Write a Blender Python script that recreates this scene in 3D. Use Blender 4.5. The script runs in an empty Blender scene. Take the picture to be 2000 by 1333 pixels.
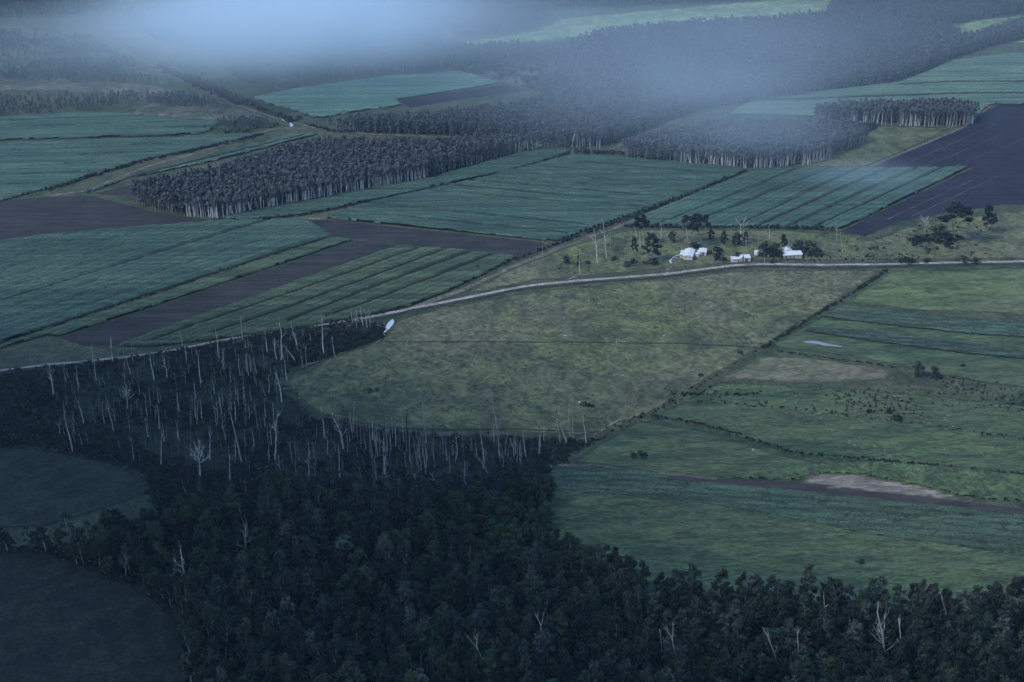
import bpy, math, random
import numpy as np
from mathutils import Vector, Matrix
from mathutils.geometry import tessellate_polygon

R = math.radians
random.seed(7)
rng = np.random.default_rng(11)
scene = bpy.context.scene
C = scene.collection

# ------------------------------------------------------------------ camera, light, exposure
CAM_H, PITCH, ROLL, LENS = 350.0, R(25.0), R(-0.8), 46.3
cam_d = bpy.data.cameras.new('camera')
cam_d.lens = LENS; cam_d.sensor_width = 36.0
cam_d.clip_start = 1.0; cam_d.clip_end = 20000.0
cam = bpy.data.objects.new('camera', cam_d)
C.objects.link(cam)
cam.matrix_world = (Matrix.Translation((0, 0, CAM_H)) @ Matrix.Rotation(math.pi/2 - PITCH, 4, 'X')
                    @ Matrix.Rotation(ROLL, 4, 'Z'))
scene.camera = cam

SUN_EL, SUN_AZ = R(46.0), R(242.0)          # azimuth clockwise from +Y (the view direction)
world = bpy.data.worlds.new('World'); scene.world = world; world.use_nodes = True
wn = world.node_tree.nodes; wl = world.node_tree.links
wn.clear()
sky = wn.new('ShaderNodeTexSky'); sky.sky_type = 'NISHITA'; sky.sun_disc = False
sky.sun_elevation = SUN_EL; sky.sun_rotation = SUN_AZ
sky.air_density = 1.0; sky.dust_density = 0.4; sky.ozone_density = 3.0; sky.altitude = 350
bg = wn.new('ShaderNodeBackground'); bg.inputs['Strength'].default_value = 0.12
wo = wn.new('ShaderNodeOutputWorld')
wl.new(sky.outputs[0], bg.inputs[0]); wl.new(bg.outputs[0], wo.inputs[0])

sun_d = bpy.data.lights.new('sun', 'SUN'); sun_d.energy = 1.15; sun_d.angle = R(11.0); sun_d.color = (1.0, 0.97, 0.91)
sun = bpy.data.objects.new('sun', sun_d); C.objects.link(sun)
sdir = Vector((math.sin(SUN_AZ)*math.cos(SUN_EL), math.cos(SUN_AZ)*math.cos(SUN_EL), math.sin(SUN_EL)))
sun.rotation_euler = sdir.to_track_quat('Z', 'Y').to_euler(); sun.location = (0, 0, 600)

vs = scene.view_settings
vs.view_transform = 'Standard'; vs.look = 'None'; vs.gamma = 1.0; vs.use_curve_mapping = False
vs.exposure = 1.2
cy = scene.cycles
cy.use_denoising = True
cy.max_bounces = 6; cy.diffuse_bounces = 2; cy.glossy_bounces = 2; cy.transmission_bounces = 2
cy.volume_bounces = 2; cy.transparent_max_bounces = 48
cy.volume_step_rate = 1.0; cy.volume_max_steps = 64
cy.use_adaptive_sampling = True

# ------------------------------------------------------------------ picture <-> ground
F = LENS/36.0*2000.0
MW = np.array(cam.matrix_world)
RM, CP = MW[:3, :3], MW[:3, 3]

def ray(px, py):
    return RM @ np.array([(px-1000.0)/F, -(py-666.5)/F, -1.0])

def G(px, py, z=0.0):
    d = ray(px, py)
    t = (z - CP[2])/d[2]
    p = CP + t*d
    return (float(p[0]), float(p[1]))

def on_plane(px, py, Y):
    d = ray(px, py)
    t = (Y - CP[1])/d[1]
    p = CP + t*d
    return (float(p[0]), float(p[2]))

def project(P):
    q = (np.asarray(P, float) - CP) @ RM
    return np.stack([1000.0 + F*q[..., 0]/-q[..., 2], 666.5 - F*q[..., 1]/-q[..., 2]], -1)

def W(poly):
    return np.array([G(*p) for p in poly])

# ------------------------------------------------------------------ helpers: objects
def tag(o, label=None, cat=None, group=None, kind=None):
    if label: o['label'] = label
    if cat: o['category'] = cat
    if group: o['group'] = group
    if kind: o['kind'] = kind
    return o

def mesh(name, verts, faces, mats, midx=None, smooth=False):
    me = bpy.data.meshes.new(name)
    verts = np.asarray(verts, np.float32)
    if isinstance(faces, np.ndarray):
        n, k = faces.shape
        me.vertices.add(len(verts)); me.vertices.foreach_set('co', verts.ravel())
        me.loops.add(n*k); me.loops.foreach_set('vertex_index', faces.astype(np.int32).ravel())
        me.polygons.add(n)
        me.polygons.foreach_set('loop_start', np.arange(0, n*k, k, dtype=np.int32))
        me.polygons.foreach_set('loop_total', np.full(n, k, np.int32))
        me.update(calc_edges=True)
    else:
        me.from_pydata([tuple(map(float, v)) for v in verts], [], faces); me.update()
    for m in (mats if isinstance(mats, (list, tuple)) else [mats]):
        me.materials.append(m)
    if midx is not None:
        me.polygons.foreach_set('material_index', np.asarray(midx, np.int32))
    if smooth:
        me.polygons.foreach_set('use_smooth', np.ones(len(me.polygons), bool))
    return me

def obj(name, me, parent=None, loc=(0, 0, 0), rot=(0, 0, 0), scale=(1, 1, 1), link=True):
    o = bpy.data.objects.new(name, me)
    if link: C.objects.link(o)
    o.location = loc; o.rotation_euler = rot; o.scale = scale
    if parent is not None: o.parent = parent
    return o

def empty(name, loc=(0, 0, 0), rot=(0, 0, 0), scale=(1, 1, 1)):
    o = obj(name, None, None, loc, rot, scale)
    o.empty_display_size = 0.5
    return o

# ------------------------------------------------------------------ helpers: noise and polygons
def vnoise(x, y, s, seed=0):
    """smooth value noise, 0..1"""
    x = np.asarray(x)/s + 1000.0; y = np.asarray(y)/s + 1000.0
    xi = np.floor(x).astype(np.int64); yi = np.floor(y).astype(np.int64)
    fx = x-xi; fy = y-yi; fx = fx*fx*(3-2*fx); fy = fy*fy*(3-2*fy)
    def h(a, b):
        n = (a*374761393 + b*668265263 + seed*974711) & 0x7fffffff
        n = ((n ^ (n >> 13))*1274126177) & 0x7fffffff
        return ((n ^ (n >> 16)) & 0xffff)/65535.0
    return (h(xi, yi)*(1-fx)+h(xi+1, yi)*fx)*(1-fy) + (h(xi, yi+1)*(1-fx)+h(xi+1, yi+1)*fx)*fy

def inside(P, poly):
    x, y = P[:, 0], P[:, 1]
    r = np.zeros(len(P), bool); n = len(poly)
    for i in range(n):
        x1, y1 = poly[i]; x2, y2 = poly[(i+1) % n]
        c = (y1 > y) != (y2 > y)
        with np.errstate(divide='ignore', invalid='ignore'):
            xx = (x2-x1)*(y-y1)/(y2-y1) + x1
        r ^= c & (x < xx)
    return r

def edge_dist(P, poly, closed=True):
    d = np.full(len(P), 1e9); n = len(poly)
    for i in range(n if closed else n-1):
        a = poly[i]; b = poly[(i+1) % n]; ab = b-a
        t = np.clip(((P-a) @ ab)/max(ab @ ab, 1e-9), 0, 1)
        d = np.minimum(d, np.hypot(*(P - (a + t[:, None]*ab)).T))
    return d

def rough(poly, step=6.0, amp=0.8, seed=1, closed=True):
    out = []; n = len(poly)
    for i in range(n if closed else n-1):
        a = poly[i]; b = poly[(i+1) % n]; L = float(np.hypot(*(b-a)))
        k = max(1, int(L/step)); nrm = np.array([-(b-a)[1], (b-a)[0]])/max(L, 1e-6)
        for j in range(k):
            p = a + (b-a)*j/k
            w = (vnoise(p[0], p[1], step*1.7, seed)-0.5)*2*amp + (vnoise(p[0], p[1], step*6, seed+3)-0.5)*2*amp
            out.append(p + nrm*w*(0 if j == 0 else 1))
    if not closed: out.append(poly[-1])
    return np.array(out)

# ------------------------------------------------------------------ materials
def mat(name, rough_=0.9, spec=0.2):
    m = bpy.data.materials.new(name); m.use_nodes = True
    n, l = m.node_tree.nodes, m.node_tree.links
    b = n['Principled BSDF']
    b.inputs['Roughness'].default_value = rough_
    b.inputs['Specular IOR Level'].default_value = spec
    return m, n, l, b

def coords(n, l, stretch=None, angle=0.0):
    g = n.new('ShaderNodeNewGeometry')
    mp = n.new('ShaderNodeMapping')
    l.new(g.outputs['Position'], mp.inputs[0])
    mp.inputs['Rotation'].default_value = (0, 0, angle)
    if stretch: mp.inputs['Scale'].default_value = stretch
    return mp.outputs[0]

def noise(n, l, vec, scale, detail=3.0, rough_=0.55, dist=0.0):
    t = n.new('ShaderNodeTexNoise'); l.new(vec, t.inputs['Vector'])
    t.inputs['Scale'].default_value = scale; t.inputs['Detail'].default_value = detail
    t.inputs['Roughness'].default_value = rough_; t.inputs['Distortion'].default_value = dist
    return t.outputs['Fac']

def ramp(n, l, fac, stops):
    r = n.new('ShaderNodeValToRGB'); l.new(fac, r.inputs[0])
    el = r.color_ramp.elements
    el[0].position, el[0].color = stops[0][0], (*stops[0][1], 1)
    el[1].position, el[1].color = stops[-1][0], (*stops[-1][1], 1)
    for p, c in stops[1:-1]:
        e = el.new(p); e.color = (*c, 1)
    return r.outputs[0]

def mix(n, l, fac, a, b, mode='MIX'):
    m = n.new('ShaderNodeMix'); m.data_type = 'RGBA'; m.blend_type = mode
    if isinstance(fac, float): m.inputs[0].default_value = fac
    else: l.new(fac, m.inputs[0])
    for s, v in ((m.inputs[6], a), (m.inputs[7], b)):
        if isinstance(v, tuple): s.default_value = (*v, 1)
        else: l.new(v, s)
    return m.outputs[2]

def bump(n, l, b, h, dist, strength=1.0):
    u = n.new('ShaderNodeBump'); l.new(h, u.inputs['Height'])
    u.inputs['Distance'].default_value = dist; u.inputs['Strength'].default_value = strength
    l.new(u.outputs[0], b.inputs['Normal'])

def grass_mat(name, dark, mid, light, tan=None, big=0.012, med=0.07, fine=0.5, angle=0.0, stretch=(1, 1, 1), tan_amt=0.6, relief=0.5):
    m, n, l, b = mat(name)
    v = coords(n, l, stretch, angle)
    c = ramp(n, l, noise(n, l, v, med, 5, 0.68, 0.6), [(0.37, dark), (0.5, mid), (0.64, light)])
    if tan:
        f = n.new('ShaderNodeMapRange'); l.new(noise(n, l, v, big, 3, 0.6, 0.4), f.inputs[0])
        f.inputs[1].default_value = 0.42; f.inputs[2].default_value = 0.64; f.inputs[4].default_value = tan_amt
        c = mix(n, l, f.outputs[0], c, tan)
    g = ramp(n, l, noise(n, l, v, fine, 4, 0.7), [(0.34, (0.55,)*3), (0.66, (1.4,)*3)])
    c = mix(n, l, 1.0, c, g, 'MULTIPLY')
    q = ramp(n, l, noise(n, l, v, med*3.2, 4, 0.7, 1.0), [(0.40, (0.62,)*3), (0.52, (1.0,)*3), (0.66, (1.22,)*3)])
    c = mix(n, l, 1.0, c, q, 'MULTIPLY')
    l.new(c, b.inputs['Base Color'])
    bump(n, l, b, noise(n, l, v, fine*0.8, 4, 0.7), relief, 0.8)
    return m

def crop_mat(name, dark, light, angle, stripes=0.2, var=0.3):
    """cane seen from above: leaves in rows along angle, dark low down for dead leaf and painted-in gap shade"""
    m, n, l, b = mat(name)
    v = coords(n, l, (0.03, 1, 1), -angle)
    v2 = coords(n, l)
    c = ramp(n, l, noise(n, l, v, 0.55, 3, 0.8), [(0.36, dark), (0.64, light)])
    s = ramp(n, l, noise(n, l, v, stripes, 2, 0.6), [(0.35, (1-var,)*3), (0.65, (1+var,)*3)])
    c = mix(n, l, 1.0, c, s, 'MULTIPLY')
    p = ramp(n, l, noise(n, l, v2, 0.02, 3), [(0.35, (0.84, 0.9, 0.92)), (0.65, (1.15, 1.08, 1.0))])
    c = mix(n, l, 1.0, c, p, 'MULTIPLY')
    p = ramp(n, l, noise(n, l, v2, 0.8, 3, 0.8), [(0.3, (0.5,)*3), (0.7, (1.5,)*3)])
    c = mix(n, l, 1.0, c, p, 'MULTIPLY')
    wv = n.new('ShaderNodeTexWave'); wv.wave_type = 'BANDS'; wv.bands_direction = 'Y'; l.new(coords(n, l, (1, 1, 1), -angle), wv.inputs['Vector'])
    wv.inputs['Scale'].default_value = 0.055; wv.inputs['Distortion'].default_value = 0.8; wv.inputs['Detail'].default_value = 2; wv.inputs['Detail Scale'].default_value = 0.6
    w_ = ramp(n, l, wv.outputs['Fac'], [(0.0, (0.72,)*3), (0.35, (1.0,)*3), (1.0, (1.08,)*3)])
    c = mix(n, l, 1.0, c, w_, 'MULTIPLY')
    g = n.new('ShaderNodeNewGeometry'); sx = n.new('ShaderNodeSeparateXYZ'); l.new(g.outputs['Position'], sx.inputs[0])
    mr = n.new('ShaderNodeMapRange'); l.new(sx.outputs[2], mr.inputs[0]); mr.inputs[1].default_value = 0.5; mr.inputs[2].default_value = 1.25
    c = mix(n, l, mr.outputs[0], (0.022, 0.022, 0.018), c)  # dead leaf, plus shade of gaps and field sides painted in near the ground
    l.new(c, b.inputs['Base Color'])
    bump(n, l, b, noise(n, l, v2, 0.9, 4, 0.8), 0.8, 0.9)
    return m

def soil_mat(name, dark, light, angle, green=None):
    m, n, l, b = mat(name)
    v = coords(n, l, (0.05, 1, 1), -angle); v2 = coords(n, l)
    c = ramp(n, l, noise(n, l, v, 0.30, 4, 0.75), [(0.38, dark), (0.62, light)])
    q = ramp(n, l, noise(n, l, v2, 0.035, 5, 0.7), [(0.36, (0.7,)*3), (0.64, (1.35,)*3)])
    c = mix(n, l, 1.0, c, q, 'MULTIPLY')
    if green:
        f = n.new('ShaderNodeMapRange'); l.new(noise(n, l, v, 0.09, 3, 0.7), f.inputs[0])
        f.inputs[1].default_value = 0.55; f.inputs[2].default_value = 0.72; f.inputs[4].default_value = 0.6
        c = mix(n, l, f.outputs[0], c, green)
    l.new(c, b.inputs['Base Color'])
    bump(n, l, b, noise(n, l, v, 0.7, 3, 0.7), 0.25, 0.8)
    return m

def leaf_mat(name, a, bcol, scale=0.35, rand=0.35):
    """foliage: a and bcol mixed by noise through the crown, varied from tree to tree"""
    m, n, l, b = mat(name, 0.75, 0.25)
    tc = n.new('ShaderNodeTexCoord'); oi = n.new('ShaderNodeObjectInfo')
    c = ramp(n, l, noise(n, l, tc.outputs['Object'], scale, 3, 0.6), [(0.35, a), (0.65, bcol)])
    hs = n.new('ShaderNodeHueSaturation'); l.new(c, hs.inputs['Color'])
    mr = n.new('ShaderNodeMapRange'); l.new(oi.outputs['Random'], mr.inputs[0])
    mr.inputs[3].default_value = 1-rand; mr.inputs[4].default_value = 1+rand
    l.new(mr.outputs[0], hs.inputs['Value'])
    ma = n.new('ShaderNodeMath'); ma.operation = 'MULTIPLY'; l.new(oi.outputs['Random'], ma.inputs[0]); ma.inputs[1].default_value = 7.31
    fr = n.new('ShaderNodeMath'); fr.operation = 'FRACT'; l.new(ma.outputs[0], fr.inputs[0])
    mh = n.new('ShaderNodeMapRange'); l.new(fr.outputs[0], mh.inputs[0])
    mh.inputs[3].default_value = 0.465; mh.inputs[4].default_value = 0.535
    l.new(mh.outputs[0], hs.inputs['Hue'])
    l.new(hs.outputs[0], b.inputs['Base Color'])
    tr = n.new('ShaderNodeBsdfTranslucent'); l.new(hs.outputs[0], tr.inputs[0])
    mx = n.new('ShaderNodeMixShader'); mx.inputs[0].default_value = 0.2
    l.new(b.outputs[0], mx.inputs[1]); l.new(tr.outputs[0], mx.inputs[2])
    l.new(mx.outputs[0], n['Material Output'].inputs[0])
    return m

def bark_mat(name, a, bcol, scale=0.8, top_dark=None):
    m, n, l, b = mat(name, 0.85, 0.2)
    tc = n.new('ShaderNodeTexCoord'); mp = n.new('ShaderNodeMapping'); l.new(tc.outputs['Object'], mp.inputs[0])
    mp.inputs['Scale'].default_value = (2.5, 2.5, 0.6)
    oi = n.new('ShaderNodeObjectInfo')
    ad = n.new('ShaderNodeVectorMath'); ad.operation = 'ADD'; l.new(mp.outputs[0], ad.inputs[0]); l.new(oi.outputs['Location'], ad.inputs[1])
    c = ramp(n, l, noise(n, l, ad.outputs[0], scale, 4, 0.7), [(0.36, a), (0.6, bcol)])
    mr = n.new('ShaderNodeMapRange'); l.new(oi.outputs['Random'], mr.inputs[0]); mr.inputs[3].default_value = 0.6; mr.inputs[4].default_value = 1.15
    hs = n.new('ShaderNodeHueSaturation'); l.new(c, hs.inputs['Color']); l.new(mr.outputs[0], hs.inputs['Value'])
    l.new(hs.outputs[0], b.inputs['Base Color'])
    return m

def plain_mat(name, col, rough_=0.6, spec=0.4, metal=0.0, var=0.12, scale=1.5):
    m, n, l, b = mat(name, rough_, spec)
    tc = n.new('ShaderNodeTexCoord')
    k = ramp(n, l, noise(n, l, tc.outputs['Object'], scale, 4, 0.6), [(0.3, tuple(x*(1-var) for x in col)), (0.7, tuple(min(0.9, x*(1+var*0.5)) for x in col))])
    l.new(k, b.inputs['Base Color']); b.inputs['Metallic'].default_value = metal
    return m

def world_angle(p, q):
    a, b = np.array(G(*p)), np.array(G(*q)); d = b-a
    return math.atan2(d[1], d[0])

# albedos
M = {}
M['ground'] = grass_mat('rough_grass', (0.024, 0.040, 0.022), (0.045, 0.066, 0.034), (0.075, 0.092, 0.048), (0.10, 0.092, 0.065), 0.01, 0.06, 0.6, tan_amt=0.5)
M['pasture'] = grass_mat('pasture_grass', (0.047, 0.063, 0.034), (0.092, 0.109, 0.053), (0.130, 0.152, 0.062), (0.152, 0.141, 0.092), 0.012, 0.045, 0.38, angle=0.9, stretch=(0.8, 0.8, 1), tan_amt=0.6, relief=0.9)
M['paddock'] = grass_mat('paddock_grass', (0.06, 0.085, 0.04), (0.095, 0.13, 0.055), (0.13, 0.165, 0.07), (0.14, 0.13, 0.08), 0.012, 0.05, 0.5, stretch=(0.45, 1.5, 1))
M['lush'] = grass_mat('lush_grass', (0.035, 0.062, 0.034), (0.058, 0.092, 0.044), (0.085, 0.125, 0.055), (0.09, 0.095, 0.055), 0.012, 0.05, 0.5, angle=-0.15, stretch=(0.4, 1.6, 1), tan_amt=0.4)
M['tan'] = grass_mat('dry_grass', (0.085, 0.10, 0.055), (0.125, 0.13, 0.075), (0.16, 0.155, 0.10), (0.17, 0.145, 0.11), 0.02, 0.06, 0.5, stretch=(0.5, 1.4, 1))
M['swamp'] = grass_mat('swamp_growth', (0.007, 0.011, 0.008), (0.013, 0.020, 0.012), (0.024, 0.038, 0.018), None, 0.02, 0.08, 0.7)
M['darkfield'] = grass_mat('shaded_grass', (0.018, 0.024, 0.018), (0.024, 0.032, 0.022), (0.032, 0.042, 0.026), None, 0.02, 0.04, 0.5)  # shade over the lower-left meadows is put into this darker grass colour
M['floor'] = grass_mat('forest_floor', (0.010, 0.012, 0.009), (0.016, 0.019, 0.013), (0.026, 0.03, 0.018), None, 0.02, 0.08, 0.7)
M['hedge_soil'] = grass_mat('ditch_growth', (0.014, 0.018, 0.014), (0.026, 0.032, 0.022), (0.05, 0.05, 0.036), None, 0.02, 0.2, 0.9)
M['road'] = grass_mat('gravel', (0.22, 0.20, 0.18), (0.30, 0.275, 0.25), (0.38, 0.35, 0.32), None, 0.02, 0.12, 0.8, relief=0.05)
M['track'] = grass_mat('earth_track', (0.07, 0.065, 0.05), (0.13, 0.115, 0.09), (0.20, 0.175, 0.14), None, 0.02, 0.12, 0.5, relief=0.1)
M['furrow'] = grass_mat('pale_clods', (0.045, 0.042, 0.045), (0.08, 0.075, 0.072), (0.13, 0.12, 0.11), None, 0.02, 0.06, 0.5, relief=0.1)
M['sand'] = grass_mat('pale_sand', (0.17, 0.15, 0.125), (0.21, 0.185, 0.15), (0.25, 0.22, 0.18), None, 0.02, 0.05, 0.4, stretch=(0.4, 1.5, 1), relief=0.1)

# ------------------------------------------------------------------ the ground
def sheet(name, poly, m, z, step=8.0, amp=1.2, seed=1, kind='structure', closed_rough=True, world_poly=False):
    P = np.asarray(poly, float) if world_poly else W(poly)
    if closed_rough: P = rough(P, step, amp, seed)
    tri = tessellate_polygon([[Vector((x, y, 0)) for x, y in P]])
    V = [(x, y, z) for x, y in P]
    F_ = []
    for a, b, c in tri:
        n = (P[b]-P[a])[0]*(P[c]-P[a])[1] - (P[b]-P[a])[1]*(P[c]-P[a])[0]
        F_.append((a, b, c) if n > 0 else (a, c, b))
    o = obj(name, mesh(name, V, F_, m))
    o['kind'] = kind
    return o

def soften(m, amp=10.0, soft=3.0):
    nm = m.name + '_ragged'
    if nm in bpy.data.materials: return bpy.data.materials[nm]
    m = m.copy(); m.name = nm; n, l = m.node_tree.nodes, m.node_tree.links
    at = n.new('ShaderNodeAttribute'); at.attribute_name = 'edge'
    g = n.new('ShaderNodeNewGeometry')
    ns = noise(n, l, g.outputs['Position'], 0.09, 5, 0.65)
    a = n.new('ShaderNodeMath'); a.operation = 'MULTIPLY_ADD'; l.new(ns, a.inputs[0]); a.inputs[1].default_value = -amp*2; l.new(at.outputs['Fac'], a.inputs[2])
    b = n.new('ShaderNodeMath'); b.operation = 'ADD'; l.new(a.outputs[0], b.inputs[0]); b.inputs[1].default_value = amp*0.8
    c = n.new('ShaderNodeMath'); c.operation = 'DIVIDE'; c.use_clamp = True; l.new(b.outputs[0], c.inputs[0]); c.inputs[1].default_value = soft
    tr = n.new('ShaderNodeBsdfTransparent'); mx = n.new('ShaderNodeMixShader')
    l.new(c.outputs[0], mx.inputs[0]); l.new(tr.outputs[0], mx.inputs[1]); l.new(n['Principled BSDF'].outputs[0], mx.inputs[2])
    l.new(mx.outputs[0], n['Material Output'].inputs[0])
    return m

def soft_sheet(name, poly, m, z, cell=4.0, amp=7.0, soft=3.0):
    P = W(poly)
    if name == 'dark_meadow': P = P.mean(0) + (P-P.mean(0))*1.16
    (x0, y0), (x1, y1) = P.min(0), P.max(0)
    cell = max(cell, (max(x1-x0, y1-y0))/220)
    nx, ny = int((x1-x0)/cell)+3, int((y1-y0)/cell)+3
    xx, yy = np.meshgrid(x0-cell+np.arange(nx)*cell, y0-cell+np.arange(ny)*cell)
    Q = np.stack([xx.ravel(), yy.ravel()], 1); ins = inside(Q, P); ed = np.where(ins, edge_dist(Q, P), 0.0)
    I = np.arange(nx*ny).reshape(ny, nx)
    q = np.stack([I[:-1, :-1], I[:-1, 1:], I[1:, 1:], I[1:, :-1]], -1).reshape(-1, 4); q = q[ins[q].any(1)]
    used = np.unique(q); rm = np.full(nx*ny, -1); rm[used] = np.arange(len(used))
    if name in ('dark_meadow', 'paddock', 'farmyard', 'pasture'): amp = 2.2
    if name == 'dry_paddock': amp, soft = 5.0, 5.0
    if name == 'sandy_patch': amp, soft = 2.0, 1.5
    me = mesh(name, np.concatenate([Q[used], np.full((len(used), 1), z)], 1), rm[q], soften(m, amp, soft))
    at = me.attributes.new('edge', 'FLOAT', 'POINT'); at.data.foreach_set('value', ed[used].astype(np.float32))
    o = obj(name, me); o['kind'] = 'structure'
    return o

def band(name, pts, width, m, z, kind='structure', step=5.0, amp=0.3, crown=0.0, seed=3, jitw=0.15):
    P = W(pts); out = []
    for i in range(len(P)-1):
        L = np.hypot(*(P[i+1]-P[i])); k = max(1, int(L/step))
        for j in range(k): out.append(P[i] + (P[i+1]-P[i])*j/k)
    out.append(P[-1]); P = np.array(out)
    for _ in range(2): P[1:-1] = (P[:-2]+P[1:-1]*2+P[2:])/4
    T = np.gradient(P, axis=0); T /= np.linalg.norm(T, axis=1)[:, None]; N = np.stack([-T[:, 1], T[:, 0]], 1)
    w = width/2*(1+jitw*2*(vnoise(P[:, 0], P[:, 1], step*2.5, seed)-0.5)) ; w2 = width/2*(1+jitw*2*(vnoise(P[:, 0], P[:, 1], step*2.5, seed+9)-0.5))
    off = (vnoise(P[:, 0], P[:, 1], step*4, seed+5)-0.5)*2*amp
    V = []; n = len(P)
    for k, (f, zz) in enumerate(((-1, z), (0, z+crown), (1, z))):
        ww = w if f < 0 else w2
        Q = P + N*(off + f*ww)[:, None]
        V += [(q[0], q[1], zz) for q in Q]
    Fc = []
    for s in range(2):
        for i in range(n-1):
            a = s*n+i; Fc.append((a, a+1, a+1+n, a+n))
    Fc = [f[::-1] for f in Fc]
    me = mesh(name, V, Fc, m)
    me.flip_normals() if me.polygons[0].normal.z < 0 else None
    o = obj(name, me); o['kind'] = kind
    return o

S = 9000.0
xs = np.linspace(-S, S, 61); ys = np.linspace(-2000, S*1.6, 61)
gx, gy = np.meshgrid(xs, ys)
V = np.stack([gx.ravel(), gy.ravel(), np.zeros(gx.size)], 1)
idx = np.arange(61*61).reshape(61, 61)
FQ = np.stack([idx[:-1, :-1], idx[:-1, 1:], idx[1:, 1:], idx[1:, :-1]], -1).reshape(-1, 4)
obj('ground', mesh('ground', V, FQ, M['ground']))['kind'] = 'structure'

PASTURE = [(770, 625), (860, 602), (960, 583), (1060, 566), (1200, 552), (1300, 545), (1380, 535), (1440, 529), (1600, 527), (1730, 526),
           (1600, 612), (1490, 680), (1395, 735), (1290, 800), (1210, 835), (1165, 855), (1060, 850), (960, 842), (840, 846), (700, 830),
           (620, 808), (572, 772), (553, 748), (580, 722), (640, 698), (700, 680), (740, 664), (760, 645)]
soft_sheet('pasture', PASTURE, M['pasture'], 0.03)
soft_sheet('farmyard', [(1010, 520), (1110, 480), (1230, 448), (1500, 449), (1640, 455), (1700, 470), (1800, 432), (2100, 400), (2100, 505), (1800, 508), (1500, 510), (1360, 520), (1200, 536), (1040, 550), (900, 580), (930, 560)],
      M['pasture'], 0.03)
soft_sheet('paddock', [(1737, 529), (2100, 520), (2100, 625), (1940, 612), (1800, 608), (1650, 590)], M['paddock'], 0.03)
soft_sheet('paddock', [(1645, 592), (1800, 611), (2100, 640), (2100, 770), (1940, 752), (1800, 728), (1700, 705), (1600, 690), (1495, 678), (1560, 640)], M['lush'], 0.03)
soft_sheet('dry_paddock', [(1490, 690), (1600, 697), (1700, 712), (1748, 722), (1750, 735), (1640, 752), (1500, 750), (1400, 742), (1440, 715)], M['tan'], 0.06)
soft_sheet('dry_paddock', [(1640, 752), (1660, 735), (1690, 718), (1750, 725), (1740, 742), (1690, 748)], M['tan'], 0.09)
soft_sheet('paddock', [(1400, 745), (1640, 757), (1800, 770), (2100, 800), (2100, 960), (1940, 925), (1600, 898), (1500, 876), (1370, 832), (1260, 815), (1300, 800)], M['lush'], 0.03)
soft_sheet('paddock', [(1240, 820), (1370, 838), (1500, 880), (1600, 902), (1940, 928), (2100, 945), (2100, 985), (1940, 975), (1600, 950), (1300, 930), (1150, 908), (1100, 908), (1170, 865)], M['lush'], 0.03)
soft_sheet('sandy_patch', [(1562, 941), (1575, 931), (1610, 926), (1690, 930), (1740, 941), (1790, 949), (1850, 962), (1880, 972), (1860, 978), (1700, 960), (1600, 948)], M['sand'], 0.09)
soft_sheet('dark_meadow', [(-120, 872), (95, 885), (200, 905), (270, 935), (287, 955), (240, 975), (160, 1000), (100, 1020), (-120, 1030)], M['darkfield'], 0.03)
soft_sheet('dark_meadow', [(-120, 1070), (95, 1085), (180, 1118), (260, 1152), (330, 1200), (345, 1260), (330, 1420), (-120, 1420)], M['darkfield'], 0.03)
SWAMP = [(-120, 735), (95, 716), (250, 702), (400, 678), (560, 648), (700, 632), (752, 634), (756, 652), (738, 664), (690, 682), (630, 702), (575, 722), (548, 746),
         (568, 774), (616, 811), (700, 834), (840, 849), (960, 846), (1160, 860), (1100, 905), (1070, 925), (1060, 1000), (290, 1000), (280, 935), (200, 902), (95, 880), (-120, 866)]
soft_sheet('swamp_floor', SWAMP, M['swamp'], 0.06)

# soil
SOIL = ((0.016, 0.016, 0.017), (0.040, 0.036, 0.036))
ang1 = world_angle((95, 640), (652, 463)); ang3 = world_angle((632, 428), (1060, 472)); ang5 = world_angle((1642, 450), (1895, 328))
msoil1 = soil_mat('turned_soil', *SOIL, ang1, (0.07, 0.08, 0.045)); msoil3 = soil_mat('bare_soil', *SOIL, ang3, (0.045, 0.055, 0.034))
msoil5 = soil_mat('dark_ploughed_soil', (0.011, 0.011, 0.019), (0.024, 0.022, 0.034), ang5)
sheet('ploughed_field', [(690, 470), (735, 472), (782, 481), (560, 557), (400, 612), (225, 677), (165, 676), (115, 661), (340, 588), (560, 516)], msoil1, 0.06, 12, 0.5)
sheet('ploughed_field', [(604, 430), (634, 430), (850, 452), (1060, 474), (1068, 488), (1015, 504), (865, 486), (780, 478), (692, 467), (652, 463)], msoil3, 0.06, 12, 0.5)
sheet('ploughed_field', [(-120, 400), (95, 386), (180, 383), (250, 401), (330, 419), (420, 431), (250, 446), (95, 459), (-120, 482)], msoil3, 0.06, 12, 1.0)
sheet('ploughed_field', [(1693, 328), (1780, 290), (1875, 252), (1930, 214), (2100, 150), (2100, 262), (1900, 328)], msoil5, 0.06, 14, 0.6)
sheet('ploughed_field', [(1899, 329), (2100, 255), (2100, 400), (1960, 400), (1860, 415), (1760, 432), (1690, 462), (1640, 453), (1780, 386)], msoil5, 0.06, 14, 0.6)
sheet('ploughed_field', [(777, 197), (985, 166), (1030, 178), (890, 196), (802, 211)], msoil5, 0.06, 14, 0.6)
sheet('ploughed_field', [(186, 378), (330, 345), (330, 362), (262, 388)], msoil3, 0.06, 12, 1)
msoil6 = soil_mat('brown_soil', (0.034, 0.029, 0.030), (0.056, 0.046, 0.046), world_angle((1300, 932), (1900, 985)))
sheet('ploughed_field', [(1285, 930), (1420, 936), (1560, 943), (1620, 952), (1760, 966), (1870, 979), (2100, 1003), (2100, 1015), (1940, 997), (1700, 972), (1500, 952), (1330, 938)], msoil6, 0.06, 6, 0.6)
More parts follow.
